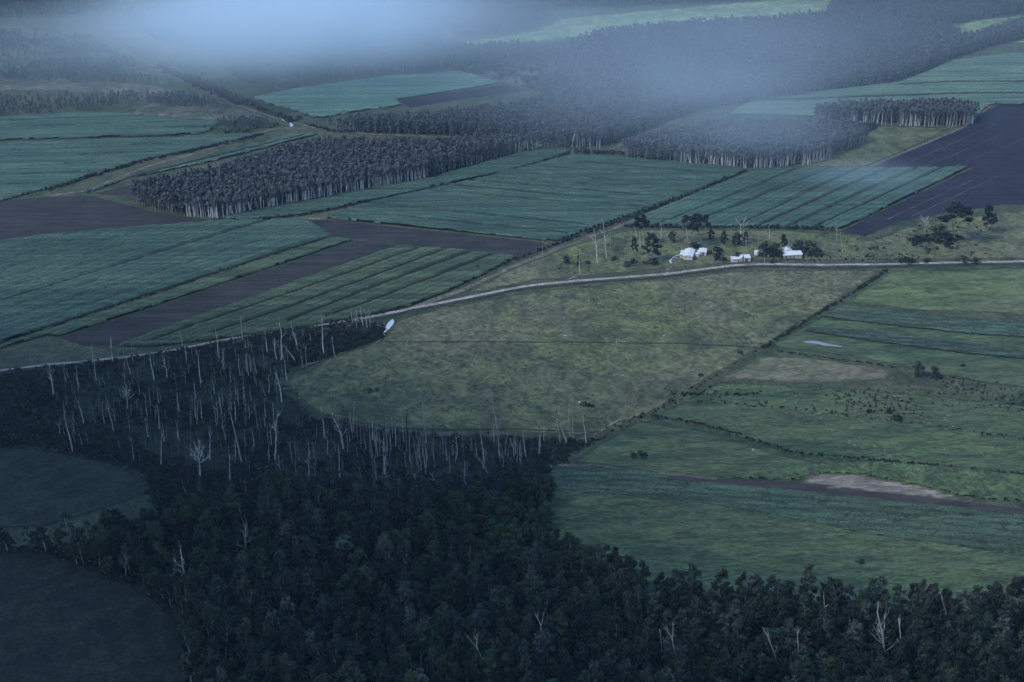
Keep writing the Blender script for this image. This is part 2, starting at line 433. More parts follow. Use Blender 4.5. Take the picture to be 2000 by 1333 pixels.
for a, b in (((1757, 326), (1945, 243)), ((1800, 328), (1960, 262)), ((1858, 328), (2000, 272)), ((1780, 424), (1960, 340)), ((1725, 432), (1900, 352))):
    band('pale_furrow', [a, b], 0.8, M['furrow'], 0.09, amp=0.3, jitw=0.6)

# ------------------------------------------------------------------ unseen clouds added behind the camera to shade the lower left
def shade_cloud(name, cx, cy, rx, ry, z, th, seed):
    n = 46; V, Fc = [], []
    m_, n__, l__, b__ = mat('shade_cloud_white', 1.0, 0.0)
    b__.inputs['Base Color'].default_value = (0.8, 0.8, 0.8, 1)
    tr = n__.new('ShaderNodeBsdfTranslucent'); tr.inputs[0].default_value = (0.8, 0.8, 0.8, 1)
    mx = n__.new('ShaderNodeMixShader'); mx.inputs[0].default_value = 0.55
    l__.new(b__.outputs[0], mx.inputs[1]); l__.new(tr.outputs[0], mx.inputs[2]); l__.new(mx.outputs[0], n__['Material Output'].inputs[0])
    for side in (-1, 1):
        for j in range(n):
            for i in range(n*2):
                a = 2*math.pi*i/(n*2); q = (j/(n-1))**0.8
                rr = 1 + 0.35*(vnoise(math.cos(a)*3, math.sin(a)*3, 1.0, seed)-0.5) + 0.12*(vnoise(math.cos(a)*9, math.sin(a)*9, 1.0, seed+1)-0.5)
                x = cx+math.cos(a)*rx*q*rr; y = cy+math.sin(a)*ry*q*rr
                h = math.sqrt(max(0, 1-q*q))*th*(0.25 if side < 0 else 1.0)*(0.6+0.8*float(vnoise(x, y, 90, seed+2)))
                V.append((x, y, z+side*h + (0 if j < n-1 else 0)))
    for s_ in (0, 1):
        o_ = s_*n*n*2
        for j in range(n-1):
            for i in range(n*2):
                f = (o_+j*2*n+i, o_+j*2*n+(i+1) % (2*n), o_+(j+1)*2*n+(i+1) % (2*n), o_+(j+1)*2*n+i)
                Fc.append(f if s_ == 0 else f[::-1])
    o = obj(name, mesh(name, V, Fc, m_, smooth=True)); o['kind'] = 'structure'
    return o
shade_cloud('shade_cloud', -1340, -330, 1080, 960, 620, 120, 3)
shade_cloud('shade_cloud', 450, -640, 900, 560, 640, 100, 8)

# ------------------------------------------------------------------ standing crops: sheets of cane with real height
def crop(poly, h, cell, m, label, ang, gaps=(), lump=0.5, edge=0.7, name='cane_field', z0=0.02, faint=0, lip=0.0, group='cane fields', cat='cane field'):
    P = W(poly); ca, sa = math.cos(-ang), math.sin(-ang)
    Q = rough(P, 10, 0.5, 4) @ np.array([[ca, sa], [-sa, ca]])      # u along the rows, v across
    (u0, v0), (u1, v1) = Q.min(0), Q.max(0)
    nu = int((u1-u0)/(cell*1.6))+3; nv = int((v1-v0)/cell)+3
    u = u0 - cell + np.arange(nu)*cell*1.6; v = v0 - cell + np.arange(nv)*cell
    uu, vv = np.meshgrid(u, v)
    uu = uu + rng.uniform(-0.35, 0.35, uu.shape)*cell; vv = vv + rng.uniform(-0.22, 0.22, vv.shape)*cell
    PT = np.stack([uu.ravel(), vv.ravel()], 1)
    ins = inside(PT, Q); ed = edge_dist(PT, Q)
    wx = PT[:, 0]*ca + PT[:, 1]*sa*-1; wy = PT[:, 0]*sa + PT[:, 1]*ca
    wxy = PT @ np.array([[ca, -sa], [sa, ca]])
    z = h*(0.86 + 0.30*(vnoise(PT[:, 0], PT[:, 1]*2.2, 9, 2)-0.5)) + lump*(rng.random(len(PT))-0.5) + lump*0.8*(vnoise(PT[:, 0], PT[:, 1], 3.0, 8)-0.5)
    gap = np.ones(len(PT))
    for g, wd in gaps:
        gl = W(g) @ np.array([[ca, sa], [-sa, ca]])
        d = edge_dist(PT, gl, closed=False)
        gap = np.minimum(gap, np.clip((d - wd*0.9 - 0.5*rng.random(len(PT)))/(cell*0.8), 0.04, 1))
    if faint:                                                        # broken lines between plantings
        ph = (PT[:, 1]-v0)/faint; near = np.abs(ph-np.round(ph))*faint
        brk = vnoise(PT[:, 0], np.round(ph)*40.0, 60, 5)
        gap = np.where((near < cell*0.9) & (brk > 0.30), 0.28, gap)
    z = z*gap*np.clip(ed/(edge*cell), lip, 1)
    z = np.where(ins, np.maximum(z, 0), 0) + z0
    id_ = np.arange(nu*nv).reshape(nv, nu)
    quads = np.stack([id_[:-1, :-1], id_[:-1, 1:], id_[1:, 1:], id_[1:, :-1]], -1).reshape(-1, 4)
    quads = quads[ins[quads].sum(1) >= 3]
    used = np.unique(quads); remap = np.full(nu*nv, -1); remap[used] = np.arange(len(used))
    V = np.stack([wxy[used, 0], wxy[used, 1], z[used]], 1)
    o = obj(name, mesh(name, V, remap[quads], m))
    return tag(o, label, cat, group, 'stuff')

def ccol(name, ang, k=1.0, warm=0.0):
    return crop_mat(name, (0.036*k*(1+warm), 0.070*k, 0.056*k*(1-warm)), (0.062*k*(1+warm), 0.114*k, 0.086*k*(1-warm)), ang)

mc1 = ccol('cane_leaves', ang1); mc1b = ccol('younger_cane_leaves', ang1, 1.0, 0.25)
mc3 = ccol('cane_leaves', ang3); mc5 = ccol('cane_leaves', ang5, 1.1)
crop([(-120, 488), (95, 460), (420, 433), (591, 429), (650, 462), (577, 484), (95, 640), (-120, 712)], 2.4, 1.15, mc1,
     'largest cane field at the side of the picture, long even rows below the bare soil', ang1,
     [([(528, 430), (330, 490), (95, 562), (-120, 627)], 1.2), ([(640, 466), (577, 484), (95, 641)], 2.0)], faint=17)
crop([(652, 465), (692, 469), (560, 514), (340, 586), (118, 658), (90, 656), (-120, 722), (-120, 716), (340, 566), (577, 488)], 2.0, 1.0, mc1b,
     'narrow strip of cane between a dark rough line and the long ploughed strip', ang1)
crop([(782, 481), (865, 487), (1012, 503), (940, 540), (872, 572), (800, 600), (740, 612), (600, 640), (440, 662), (300, 678), (226, 678), (400, 614), (560, 558)], 2.2, 1.0, mc1b,
     'cane field in four or five long strips just beyond the dead trees and gravel road', ang1,
     [([(824, 484), (560, 577), (380, 637), (300, 666)], 1.3), ([(872, 488), (560, 604), (420, 650)], 1.3), ([(917, 494), (747, 556), (565, 628)], 1.5), ([(962, 499), (720, 592), (640, 618)], 1.2)])
g3 = [([(921, 355), (1060, 366), (1240, 382), (1332, 388)], 1.2), ([(892, 364), (1060, 380), (1310, 399)], 1.2), ([(847, 375), (1060, 393), (1270, 408)], 1.0),
      ([(720, 400), (900, 418), (1140, 440)], 1.2), ([(668, 412), (900, 436), (1110, 457)], 1.0), ([(1090, 316), (1250, 328), (1425, 345)], 1.1),
      ([(1060, 327), (1210, 338), (1400, 357)], 1.1), ([(1020, 339), (1180, 352), (1375, 370)], 1.0), ([(960, 348), (1120, 360), (1350, 380)], 1.0)]
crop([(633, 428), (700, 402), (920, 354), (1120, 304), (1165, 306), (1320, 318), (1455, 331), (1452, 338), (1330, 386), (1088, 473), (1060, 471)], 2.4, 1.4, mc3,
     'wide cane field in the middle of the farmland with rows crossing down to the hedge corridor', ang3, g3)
crop([(430, 429), (440, 423), (580, 396), (700, 374), (830, 352), (1000, 304), (1060, 292), (1118, 292), (1112, 300), (1000, 334), (800, 377), (640, 411), (580, 421), (480, 431)], 2.2, 1.4,
     ccol('cane_leaves', world_angle((480, 430), (1110, 300))), 'long wedge of cane between the pale-trunked wood and a dark ditch', world_angle((480, 430), (1110, 300)))
g5 = [([(1560, 330), (1465, 370), (1278, 442)], 0.45), ([(1622, 330), (1540, 363), (1377, 428), (1340, 444)], 0.45), ([(1680, 330), (1560, 385), (1440, 444)], 0.45),
      ([(1738, 330), (1640, 372), (1480, 444)], 0.45), ([(1790, 330), (1690, 375), (1540, 444)], 0.45), ([(1840, 329), (1740, 376), (1590, 445)], 0.45)]
crop([(1486, 331), (1896, 328), (1642, 450), (1590, 446), (1500, 444), (1245, 443), (1222, 440), (1310, 400), (1440, 347)], 2.3, 1.4, mc5,
     'cane field cut by slanting lines behind the farmhouse trees', ang5, g5)
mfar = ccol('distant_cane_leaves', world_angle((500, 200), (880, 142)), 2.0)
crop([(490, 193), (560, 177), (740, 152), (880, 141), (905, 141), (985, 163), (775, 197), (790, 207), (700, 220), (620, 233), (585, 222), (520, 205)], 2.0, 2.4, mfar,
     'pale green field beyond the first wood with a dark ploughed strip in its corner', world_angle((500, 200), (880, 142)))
al = world_angle((95, 276), (430, 262))
mleft = ccol('left_cane_leaves', al, 1.15)
crop([(-120, 236), (150, 221), (250, 223), (440, 239), (405, 260), (380, 264), (200, 270), (-120, 279)], 2.0, 2.2, mleft,
     'upper green field at the picture edge beyond a thin dark line', al, faint=26)
crop([(-120, 284), (95, 278), (380, 267), (520, 262), (420, 285), (280, 314), (180, 344), (95, 370), (-120, 425)], 2.0, 2.0, mleft,
     'lower green field at the picture edge bounded by the slanting track', al, faint=26)
a10 = world_angle((185, 376), (600, 270))
crop([(165, 372), (280, 338), (480, 288), (570, 263), (625, 263), (600, 270), (420, 316), (250, 350), (186, 374)], 1.8, 1.8, ccol('strip_cane_leaves', a10, 1.2),
     'thin strip of bright crop along the slanting track above the wood', a10, [([(590, 266), (300, 336), (200, 362)], 1.2)])
a6 = world_angle((1420, 222), (1860, 160))
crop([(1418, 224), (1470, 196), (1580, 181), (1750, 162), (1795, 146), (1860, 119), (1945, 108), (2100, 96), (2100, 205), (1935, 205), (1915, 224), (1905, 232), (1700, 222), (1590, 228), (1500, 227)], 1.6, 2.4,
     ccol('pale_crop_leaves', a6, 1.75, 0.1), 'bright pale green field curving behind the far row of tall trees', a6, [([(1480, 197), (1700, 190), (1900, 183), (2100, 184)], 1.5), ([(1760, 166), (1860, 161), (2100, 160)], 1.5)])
a11 = world_angle((1080, 915), (1940, 1000))
mn = ccol('near_cane_leaves', a11, 1.12, 0.12)
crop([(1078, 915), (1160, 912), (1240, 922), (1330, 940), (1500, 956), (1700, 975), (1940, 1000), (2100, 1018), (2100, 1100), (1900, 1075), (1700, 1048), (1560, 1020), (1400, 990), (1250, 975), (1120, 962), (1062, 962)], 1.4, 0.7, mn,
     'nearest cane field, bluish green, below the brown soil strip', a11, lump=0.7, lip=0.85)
mtall = grass_mat('tall_grass', (0.046, 0.078, 0.050), (0.064, 0.104, 0.056), (0.086, 0.132, 0.058), (0.095, 0.118, 0.058), 0.012, 0.05, 0.7, angle=-0.15, stretch=(0.35, 1.4, 1), tan_amt=0.5)
crop([(1062, 950), (1120, 950), (1250, 963), (1400, 978), (1560, 1008), (1700, 1036), (1900, 1063), (2100, 1088), (2100, 1240), (1040, 1240)], 1.0, 0.8, mtall,
     'lighter olive grass slope between the nearest cane and the dark forest', a11, lump=0.6, lip=0.9, name='tall_grass_field', group='grass fields', cat='tall grass')
crop([(1440, 928), (1480, 921), (1560, 911), (1700, 903), (1830, 912), (2100, 940), (2100, 985), (1940, 977), (1880, 970), (1790, 948), (1740, 940), (1690, 928), (1610, 925), (1575, 930), (1562, 940), (1430, 935)], 1.2, 0.7,
     grass_mat('bright_tall_grass', (0.048, 0.076, 0.042), (0.068, 0.104, 0.05), (0.09, 0.130, 0.058), None, 0.012, 0.06, 0.5), 'bright green rank grass bordering the sandy patch', a11, lump=0.7, name='tall_grass_field', group='grass fields', cat='tall grass')
a7 = world_angle((1500, 620), (1940, 660))
crop([(1640, 600), (1780, 612), (2100, 640), (2100, 665), (1900, 655), (1700, 632), (1600, 620)], 1.2, 1.1, ccol('band_crop_leaves', a7, 1.1, 0.15), 'green crop band nearest the pale paddock at the far end of the drain', a7, lip=0.8, name='crop_band', group='crop bands', cat='crop')
crop([(1575, 640), (1700, 648), (1900, 675), (2100, 700), (2100, 712), (1900, 694), (1700, 668), (1570, 648)], 1.1, 1.0, ccol('band_crop_leaves', a7, 1.0, 0.05), 'green crop band just above the shallow pool', a7, lip=0.8, name='crop_band', group='crop bands', cat='crop')
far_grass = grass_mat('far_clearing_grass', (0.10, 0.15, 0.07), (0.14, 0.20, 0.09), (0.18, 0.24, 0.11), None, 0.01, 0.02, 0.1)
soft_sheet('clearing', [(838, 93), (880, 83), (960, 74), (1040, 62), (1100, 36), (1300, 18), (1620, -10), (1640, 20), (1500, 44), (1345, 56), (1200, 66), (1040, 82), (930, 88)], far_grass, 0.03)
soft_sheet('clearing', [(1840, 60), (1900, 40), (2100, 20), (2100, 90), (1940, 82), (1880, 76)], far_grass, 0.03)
far_scrub = grass_mat('far_heath', (0.05, 0.06, 0.045), (0.085, 0.09, 0.065), (0.13, 0.125, 0.095), None, 0.01, 0.03, 0.15)
soft_sheet('heath', [(240, 225), (300, 196), (420, 200), (480, 212), (545, 235), (520, 240), (440, 238)], far_scrub, 0.03)
soft_sheet('heath', [(880, 138), (930, 122), (1040, 130), (1090, 150), (1050, 178), (985, 162), (905, 140)], far_scrub, 0.03)
soft_sheet('heath', [(-120, 150), (95, 150), (300, 165), (400, 185), (300, 192), (95, 178), (-120, 180)], far_scrub, 0.03)
soft_sheet('heath', [(1590, 262), (1700, 245), (1860, 250), (1780, 290), (1690, 327), (1500, 327), (1560, 320)], M['pasture'], 0.03)
soft_sheet('heath', [(200, 60), (420, 70), (480, 95), (400, 120), (250, 95)], far_scrub, 0.03)

# roads, tracks, drains
ROAD = [(-120, 738), (95, 713), (170, 706), (250, 697), (330, 686), (420, 668), (500, 652), (570, 641), (640, 633), (700, 624), (760, 612), (860, 592), (960, 572), (1040, 557), (1100, 551),
        (1200, 543), (1300, 536), (1360, 528), (1430, 519), (1500, 516), (1600, 517.5), (1700, 517), (1800, 514.5), (1945, 512), (2100, 510)]
band('roadside_drain', [(x, y+5.5) for x, y in ROAD], 3.2, M['hedge_soil'], 0.09, amp=1.2, jitw=0.5)
band('gravel_road', ROAD[8:], 3.4, M['road'], 0.12, crown=0.12, amp=0.25, jitw=0.2)
band('gravel_road', ROAD[:9], 2.5, M['road'], 0.11, crown=0.10, amp=0.35, jitw=0.35)
band('farm_track', [(1470, 337), (1340, 388), (1200, 447), (1100, 482), (1000, 522), (900, 568), (790, 606)], 4.0, M['track'], 0.09, amp=0.8, jitw=0.5)
band('farm_track', [(1640, 452), (1700, 326), (1780, 292), (1880, 250), (1935, 206)][1:], 3.0, M['track'], 0.10, amp=0.4)
band('farm_track', [(1110, 545), (1180, 520), (1260, 505), (1330, 500)], 2.0, M['track'], 0.09, amp=0.4)
band('farm_track', [(1290, 536), (1312, 520), (1330, 507)], 2.0, M['track'], 0.09, amp=0.4)
band('farm_track', [(630, 252), (720, 262), (880, 268), (1040, 281), (1130, 300), (1180, 300), (1230, 275), (1330, 232)], 4.0, M['track'], 0.09, amp=1.0)
band('farm_track', [(95, 384), (170, 372), (280, 328), (420, 288), (540, 250), (600, 252)], 4.5, M['track'], 0.09, amp=0.8)
band('farm_track', [(240, 98), (330, 145), (450, 200), (540, 232), (640, 256)], 4.0, M['track'], 0.09, amp=0.8)
band('farm_track', [(1070, 911), (1140, 908), (1250, 922), (1400, 935)], 1.8, M['track'], 0.10, amp=0.8, jitw=0.8)
band('farm_track', [(590, 426), (640, 428)], 5.0, M['track'], 0.10)
band('drain', [(738, 668), (900, 668), (1100, 669), (1300, 671), (1420, 675), (1490, 681)], 1.4, M['hedge_soil'], 0.10, amp=0.5, jitw=0.6)
band('drain', [(640, 812), (760, 838), (900, 840), (1000, 838), (1160, 845)], 1.2, M['hedge_soil'], 0.10, amp=0.5, jitw=0.6)

# ------------------------------------------------------------------ water
wm, n_, l_, b_ = mat('still_water', 0.04, 0.5)
b_.inputs['Base Color'].default_value = (0.10, 0.12, 0.13, 1)
b_.inputs['Metallic'].default_value = 0.0; b_.inputs['IOR'].default_value = 1.33
cl, n_, l_, b_ = mat('sky_tinted_water', 0.12, 0.6)
b_.inputs['Base Color'].default_value = (0.50, 0.54, 0.58, 1)  # bright sky reflection painted into the water's base colour
cl2, n_, l_, b_ = mat('dull_water', 0.15, 0.5)
b_.inputs['Base Color'].default_value = (0.20, 0.23, 0.24, 1)  # weaker sky reflection, also painted into the base colour
def water(pts, label, m, z=0.15):
    o = sheet('pond', pts, m, z, 2.5, 0.35, 6)
    tag(o, label); return o
water([(767, 624), (770, 628), (768, 634), (763, 640), (760, 644), (756, 645), (753, 641), (755, 636), (760, 629)], 'pale pond at the corner of the dead trees beside the road', cl)
water([(754, 642), (757, 645), (753, 650), (752, 655), (750, 655), (750, 648)], 'narrow tail of the pale pond', cl, 0.16)
water([(549, 231), (556, 234), (562, 238), (568, 239), (573, 245), (572, 247), (567, 248), (566, 243), (560, 240), (553, 236)], 'bright white pool where the slanting track meets the wood', cl)
water([(1568, 668), (1585, 666), (1600, 668), (1620, 673), (1648, 677), (1640, 678.5), (1610, 676), (1592, 672), (1572, 670)], 'shallow pale pool lying in the green paddock', cl2)
water([(1341, 49), (1350, 44), (1360, 46), (1372, 38), (1392, 36), (1385, 42), (1364, 51), (1352, 52)], 'distant white water in the far clearing', cl)

# ------------------------------------------------------------------ trees
M['leaf_gum'] = leaf_mat('gum_leaves', (0.016, 0.026, 0.017), (0.044, 0.062, 0.038), rand=0.5)
M['leaf_bright'] = leaf_mat('round_tree_leaves', (0.020, 0.040, 0.018), (0.050, 0.084, 0.034), rand=0.45)
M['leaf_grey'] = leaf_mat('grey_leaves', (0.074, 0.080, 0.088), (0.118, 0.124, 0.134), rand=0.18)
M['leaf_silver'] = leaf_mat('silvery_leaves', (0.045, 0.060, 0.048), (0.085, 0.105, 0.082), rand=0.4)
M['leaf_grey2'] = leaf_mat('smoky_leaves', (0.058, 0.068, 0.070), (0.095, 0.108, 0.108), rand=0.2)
M['leaf_dark'] = leaf_mat('dark_leaves', (0.009, 0.015, 0.011), (0.018, 0.027, 0.018), rand=0.3)
M['bark'] = bark_mat('pale_bark', (0.14, 0.13, 0.12), (0.40, 0.39, 0.37))
M['dead'] = bark_mat('bleached_dead_wood', (0.22, 0.21, 0.20), (0.56, 0.55, 0.53))
M['burnt'] = bark_mat('charred_wood', (0.012, 0.012, 0.013), (0.05, 0.045, 0.045))
M['streak'] = bark_mat('half_charred_wood', (0.02, 0.02, 0.02), (0.42, 0.41, 0.40), 0.5)

def tube(V, Fc, pts, rad, k=5):
    pts = [np.array(p, float) for p in pts]; base = len(V)
    for i, p in enumerate(pts):
        d = pts[min(i+1, len(pts)-1)] - pts[max(i-1, 0)]; d = d/max(np.linalg.norm(d), 1e-6)
        a = np.cross(d, (0.31, 0.95, 0.1) if abs(d[2]) > 0.9 else (0, 0, 1)); a /= np.linalg.norm(a); b = np.cross(d, a)
        for j in range(k):
            t = 2*math.pi*j/k
            V.append(p + rad[i]*(math.cos(t)*a + math.sin(t)*b))
    for i in range(len(pts)-1):
        for j in range(k):
            q = base+i*k
            Fc.append((q+j, q+(j+1) % k, q+k+(j+1) % k, q+k+j))
    Fc.append(tuple(base+(len(pts)-1)*k+j for j in range(k)))

def path(p, d, L, seg, wob, r, up=0.0):
    pts = [np.array(p, float)]; d = np.array(d, float); d /= np.linalg.norm(d)
    for _ in range(seg):
        d = d + np.array([r.uniform(-wob, wob), r.uniform(-wob, wob), r.uniform(-wob, wob)*0.5 + up]); d /= np.linalg.norm(d)
        pts.append(pts[-1] + d*L/seg)
    return pts

def leaves(centres, radii, count, size, r, squash=0.75, drop=0.0):
    """leaf sprays scattered in lumps: (n,4) quads"""
    Vs = []
    for c, rad in zip(centres, radii):
        nn = max(6, int(count*rad*rad))
        u = r.normal(size=(nn, 3)); u /= np.linalg.norm(u, axis=1)[:, None]
        rr = rad*(0.45+0.62*r.random(nn)**0.6)
        p = np.array(c) + u*rr[:, None]*np.array([1, 1, squash]); p[:, 2] -= drop*r.random(nn)
        nrm = u + r.normal(size=(nn, 3))*0.34 + np.array([0, 0, 0.3]); nrm /= np.linalg.norm(nrm, axis=1)[:, None]
        t = np.cross(nrm, r.normal(size=(nn, 3))); t /= np.linalg.norm(t, axis=1)[:, None]; b = np.cross(nrm, t)
        s = size*(0.6+0.8*r.random(nn))[:, None]
        q = np.stack([p - t*s - b*s*0.55, p + t*s*0.8 - b*s*0.7, p + t*s + b*s*0.5, p - t*s*0.7 + b*s*0.75], 1)
        Vs.append(q.reshape(-1, 3))
    Vs = np.concatenate(Vs)
    return Vs, np.arange(len(Vs)).reshape(-1, 4)

def live_tree(seed, H=18.0, spread=3.6, clear=0.5, lump=(1.0, 1.7), nl=11, count=20, size=0.42, leafm='leaf_gum', trunk_r=0.28, single=False, link=True, squash=0.8, flat=False):
    r = random.Random(seed); nr = np.random.default_rng(seed)
    V, Fc = [], []
    tp = path((0, 0, -0.3), (r.uniform(-.06, .06), r.uniform(-.06, .06), 1), H*0.86, 6, 0.07, r)
    tube(V, Fc, tp, [trunk_r*(1-0.8*i/6) for i in range(7)], 6)
    cs, rs = [], []
    for i in range(nl):
        f = clear + (1-clear)*(i+0.5)/nl
        a = i*2.4 + r.uniform(-.5, .5)
        k = min(5, max(1, int(f*6))); st = tp[k]
        rad = spread*(math.sin(math.pi*min(1, (f-clear)/(1-clear)*0.8+0.22)) if not flat else 1.0)*r.uniform(0.55, 1.05)
        c = np.array([math.cos(a)*rad, math.sin(a)*rad, H*f*r.uniform(0.95, 1.03)]) + np.array([tp[-1][0], tp[-1][1], 0])*f
        mid = (st+c)/2 + np.array([0, 0, -0.4])
        if not single or i % 3 == 0:
            tube(V, Fc, [st, mid, c], [trunk_r*0.38, trunk_r*0.25, trunk_r*0.08], 4)
        cs.append(c); rs.append(r.uniform(*lump))
        if not single:
            for _ in range(2):
                q = c + np.array([r.uniform(-1, 1), r.uniform(-1, 1), r.uniform(-.5, .8)])*rs[-1]*0.9
                cs.append(q); rs.append(r.uniform(*lump)*0.62)
    cs.append(tp[-1]+np.array([0, 0, H*0.06])); rs.append(lump[1]*0.8)
    LV, LF = leaves(cs, rs, count, size, nr, squash)
    return (np.array(V), Fc, LV, LF, leafm)

def tree_meshes(nm, t):
    V, Fc, LV, LF, lm = t
    return mesh(nm+'_trunk', V, Fc, M['bark'], smooth=True), mesh(nm+'_crown', LV, LF, M[lm])

def joined(nm, t, bark='bark'):
    V, Fc, LV, LF, lm = t
    n = len(V); F2 = [tuple(f) for f in Fc] + [tuple(int(i)+n for i in f) for f in LF]
    return mesh(nm, np.concatenate([V, LV]), F2, [M[bark], M[lm]], [0]*len(Fc)+[1]*len(LF))

def scatter(name, label, cat, pts, rots, scls, idxs, coll):
    me = bpy.data.meshes.new(name)
    me.vertices.add(len(pts)); me.vertices.foreach_set('co', np.asarray(pts, np.float32).ravel())
    for an, ty, dat, key in (('rot', 'FLOAT_VECTOR', rots, 'vector'), ('scl', 'FLOAT_VECTOR', scls, 'vector'), ('pick', 'INT', idxs, 'value')):
        at = me.attributes.new(an, ty, 'POINT'); at.data.foreach_set(key, np.asarray(dat, np.int32 if ty == 'INT' else np.float32).ravel())
    o = obj(name, me)
    ng = bpy.data.node_groups.new('scatter_'+name, 'GeometryNodeTree')
    ng.interface.new_socket('Geometry', in_out='INPUT', socket_type='NodeSocketGeometry')
    ng.interface.new_socket('Geometry', in_out='OUTPUT', socket_type='NodeSocketGeometry')
    N, L = ng.nodes, ng.links
    gi, go = N.new('NodeGroupInput'), N.new('NodeGroupOutput')
    ci = N.new('GeometryNodeCollectionInfo'); ci.inputs['Collection'].default_value = coll
    ci.inputs['Separate Children'].default_value = True; ci.inputs['Reset Children'].default_value = True
    ip = N.new('GeometryNodeInstanceOnPoints'); ip.inputs['Pick Instance'].default_value = True
    L.new(gi.outputs[0], ip.inputs['Points']); L.new(ci.outputs[0], ip.inputs['Instance'])
    for an, ty, sock in (('rot', 'FLOAT_VECTOR', 'Rotation'), ('scl', 'FLOAT_VECTOR', 'Scale'), ('pick', 'INT', 'Instance Index')):
        na = N.new('GeometryNodeInputNamedAttribute'); na.data_type = ty; na.inputs['Name'].default_value = an
        L.new(na.outputs['Attribute'], ip.inputs[sock])
    L.new(ip.outputs[0], go.inputs[0])
    md = o.modifiers.new('scatter', 'NODES'); md.node_group = ng
    return tag(o, label, cat, None, 'stuff')

def library(name, meshes):
    co = bpy.data.collections.new(name)
    for i, me in enumerate(meshes):
        o = bpy.data.objects.new('%s_%02d' % (name, i), me); co.objects.link(o)
    return co

def fill(poly_px, spacing, seed=0, dens=None, world=False):
    P = np.asarray(poly_px, float) if world else W(poly_px)
    r = np.random.default_rng(seed)
    (x0, y0), (x1, y1) = P.min(0), P.max(0)
    xs = np.arange(x0, x1, spacing); ys = np.arange(y0, y1, spacing)
    a, b = np.meshgrid(xs, ys); Q = np.stack([a.ravel(), b.ravel()], 1) + r.uniform(-0.48, 0.48, (a.size, 2))*spacing
    Q = Q[inside(Q, P)]
    if dens is not None:
        Q = Q[r.random(len(Q)) < dens(Q)]
    return Q

def in_view(Q, margin=120, ztop=20):
    p = project(np.concatenate([Q, np.zeros((len(Q), 1))], 1))
    return (p[:, 0] > -margin) & (p[:, 0] < 2000+margin) & (p[:, 1] > -60) & (p[:, 1] < 1333+margin)

def transforms(Q, r, smin, smax, lean=0.05):
    n = len(Q)
    s = r.uniform(smin, smax, n)
    pts = np.concatenate([Q, np.zeros((n, 1))], 1)
    rot = np.stack([r.normal(0, lean, n), r.normal(0, lean, n), r.uniform(0, 6.28, n)], 1)
    scl = np.stack([s*r.uniform(0.85, 1.15, n), s*r.uniform(0.85, 1.15, n), s], 1)
    return pts, rot, scl

# --- far woods: tall pale trunks under thin grey crowns
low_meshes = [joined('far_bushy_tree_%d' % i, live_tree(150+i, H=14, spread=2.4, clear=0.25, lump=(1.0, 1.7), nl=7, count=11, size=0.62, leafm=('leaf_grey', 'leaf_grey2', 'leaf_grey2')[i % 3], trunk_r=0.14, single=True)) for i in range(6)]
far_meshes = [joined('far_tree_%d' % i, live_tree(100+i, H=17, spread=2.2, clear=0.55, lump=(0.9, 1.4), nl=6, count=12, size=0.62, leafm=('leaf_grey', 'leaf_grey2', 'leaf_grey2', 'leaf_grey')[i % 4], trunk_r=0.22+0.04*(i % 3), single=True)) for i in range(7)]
far_lib = library('far_tree', far_meshes + low_meshes)
WOODS = [
 [(255, 388), (420, 358), (560, 314), (640, 300), (860, 300), (1000, 293), (1080, 288), (1110, 291), (1030, 296), (980, 308), (830, 349), (700, 371), (580, 393), (430, 422), (330, 416), (275, 402)],
 [(645, 256), (740, 250), (830, 246), (1000, 224), (1070, 206), (1050, 182), (1070, 160), (1110, 130), (1180, 108), (1340, 94), (1600, 90), (1900, 84), (2100, 20), (2100, 55), (1940, 90), (1860, 114), (1800, 143), (1740, 161), (1580, 184), (1450, 203), (1380, 213), (1290, 243), (1200, 281), (1160, 288), (1100, 286), (1030, 275), (880, 266), (700, 260)],
 [(1215, 302), (1290, 280), (1400, 264), (1500, 260), (1580, 261), (1650, 264), (1690, 280), (1600, 312), (1460, 326), (1330, 319), (1240, 309)],
 [(1590, 230), (1700, 224), (1850, 222), (1898, 226), (1905, 238), (1860, 246), (1760, 242), (1660, 238), (1600, 240)],
]
WOODS_FAR = [
 [(-120, 196), (95, 196), (250, 188), (350, 190), (440, 200), (470, 212), (420, 218), (300, 206), (200, 212), (95, 226), (-120, 240)],
 [(-120, 60), (120, 70), (240, 90), (330, 130), (420, 165), (470, 180), (350, 176), (200, 160), (95, 160), (-120, 158)],
 [(470, 165), (560, 166), (740, 147), (880, 134), (1000, 120), (1100, 130), (1150, 110), (1000, 100), (840, 105), (600, 120), (420, 110), (440, 140)],
 [(240, 30), (560, 40), (840, 60), (860, 96), (600, 120), (420, 108), (300, 80)],
 [(930, 70), (1040, 55), (1080, 30), (1000, 20), (900, 40), (880, 70)],
 [(-120, -10), (240, 10), (620, 0), (840, 10), (1000, 10), (1040, -20), (2100, -40), (2100, 10), (1840, 50), (1600, 50), (1640, -5), (1300, 10), (1050, 20), (860, 55), (560, 35), (240, 25), (-120, 50)],
 [(1345, 60), (1500, 50), (1640, 40), (1840, 62), (1880, 84), (1600, 90), (1340, 94), (1180, 106), (1100, 100), (1180, 75)],
 [(400, 262), (440, 240), (500, 238), (530, 244), (510, 250), (470, 260)],
 [(310, 130), (330, 128), (450, 190), (540, 226), (545, 232), (440, 200), (330, 146)],
]
allp, alli = [], []; r9 = np.random.default_rng(9)
for k, w in enumerate(WOODS):
    Q = fill(w, 3.1 if k in (0, 2, 3) else 3.6, 20+k); Q = Q[in_view(Q)]
    allp.append(Q); alli.append(np.where(r9.random(len(Q)) < (0.75 if k in (0, 2, 3) else 0.25), r9.integers(0, 7, len(Q)), r9.integers(7, 13, len(Q))))
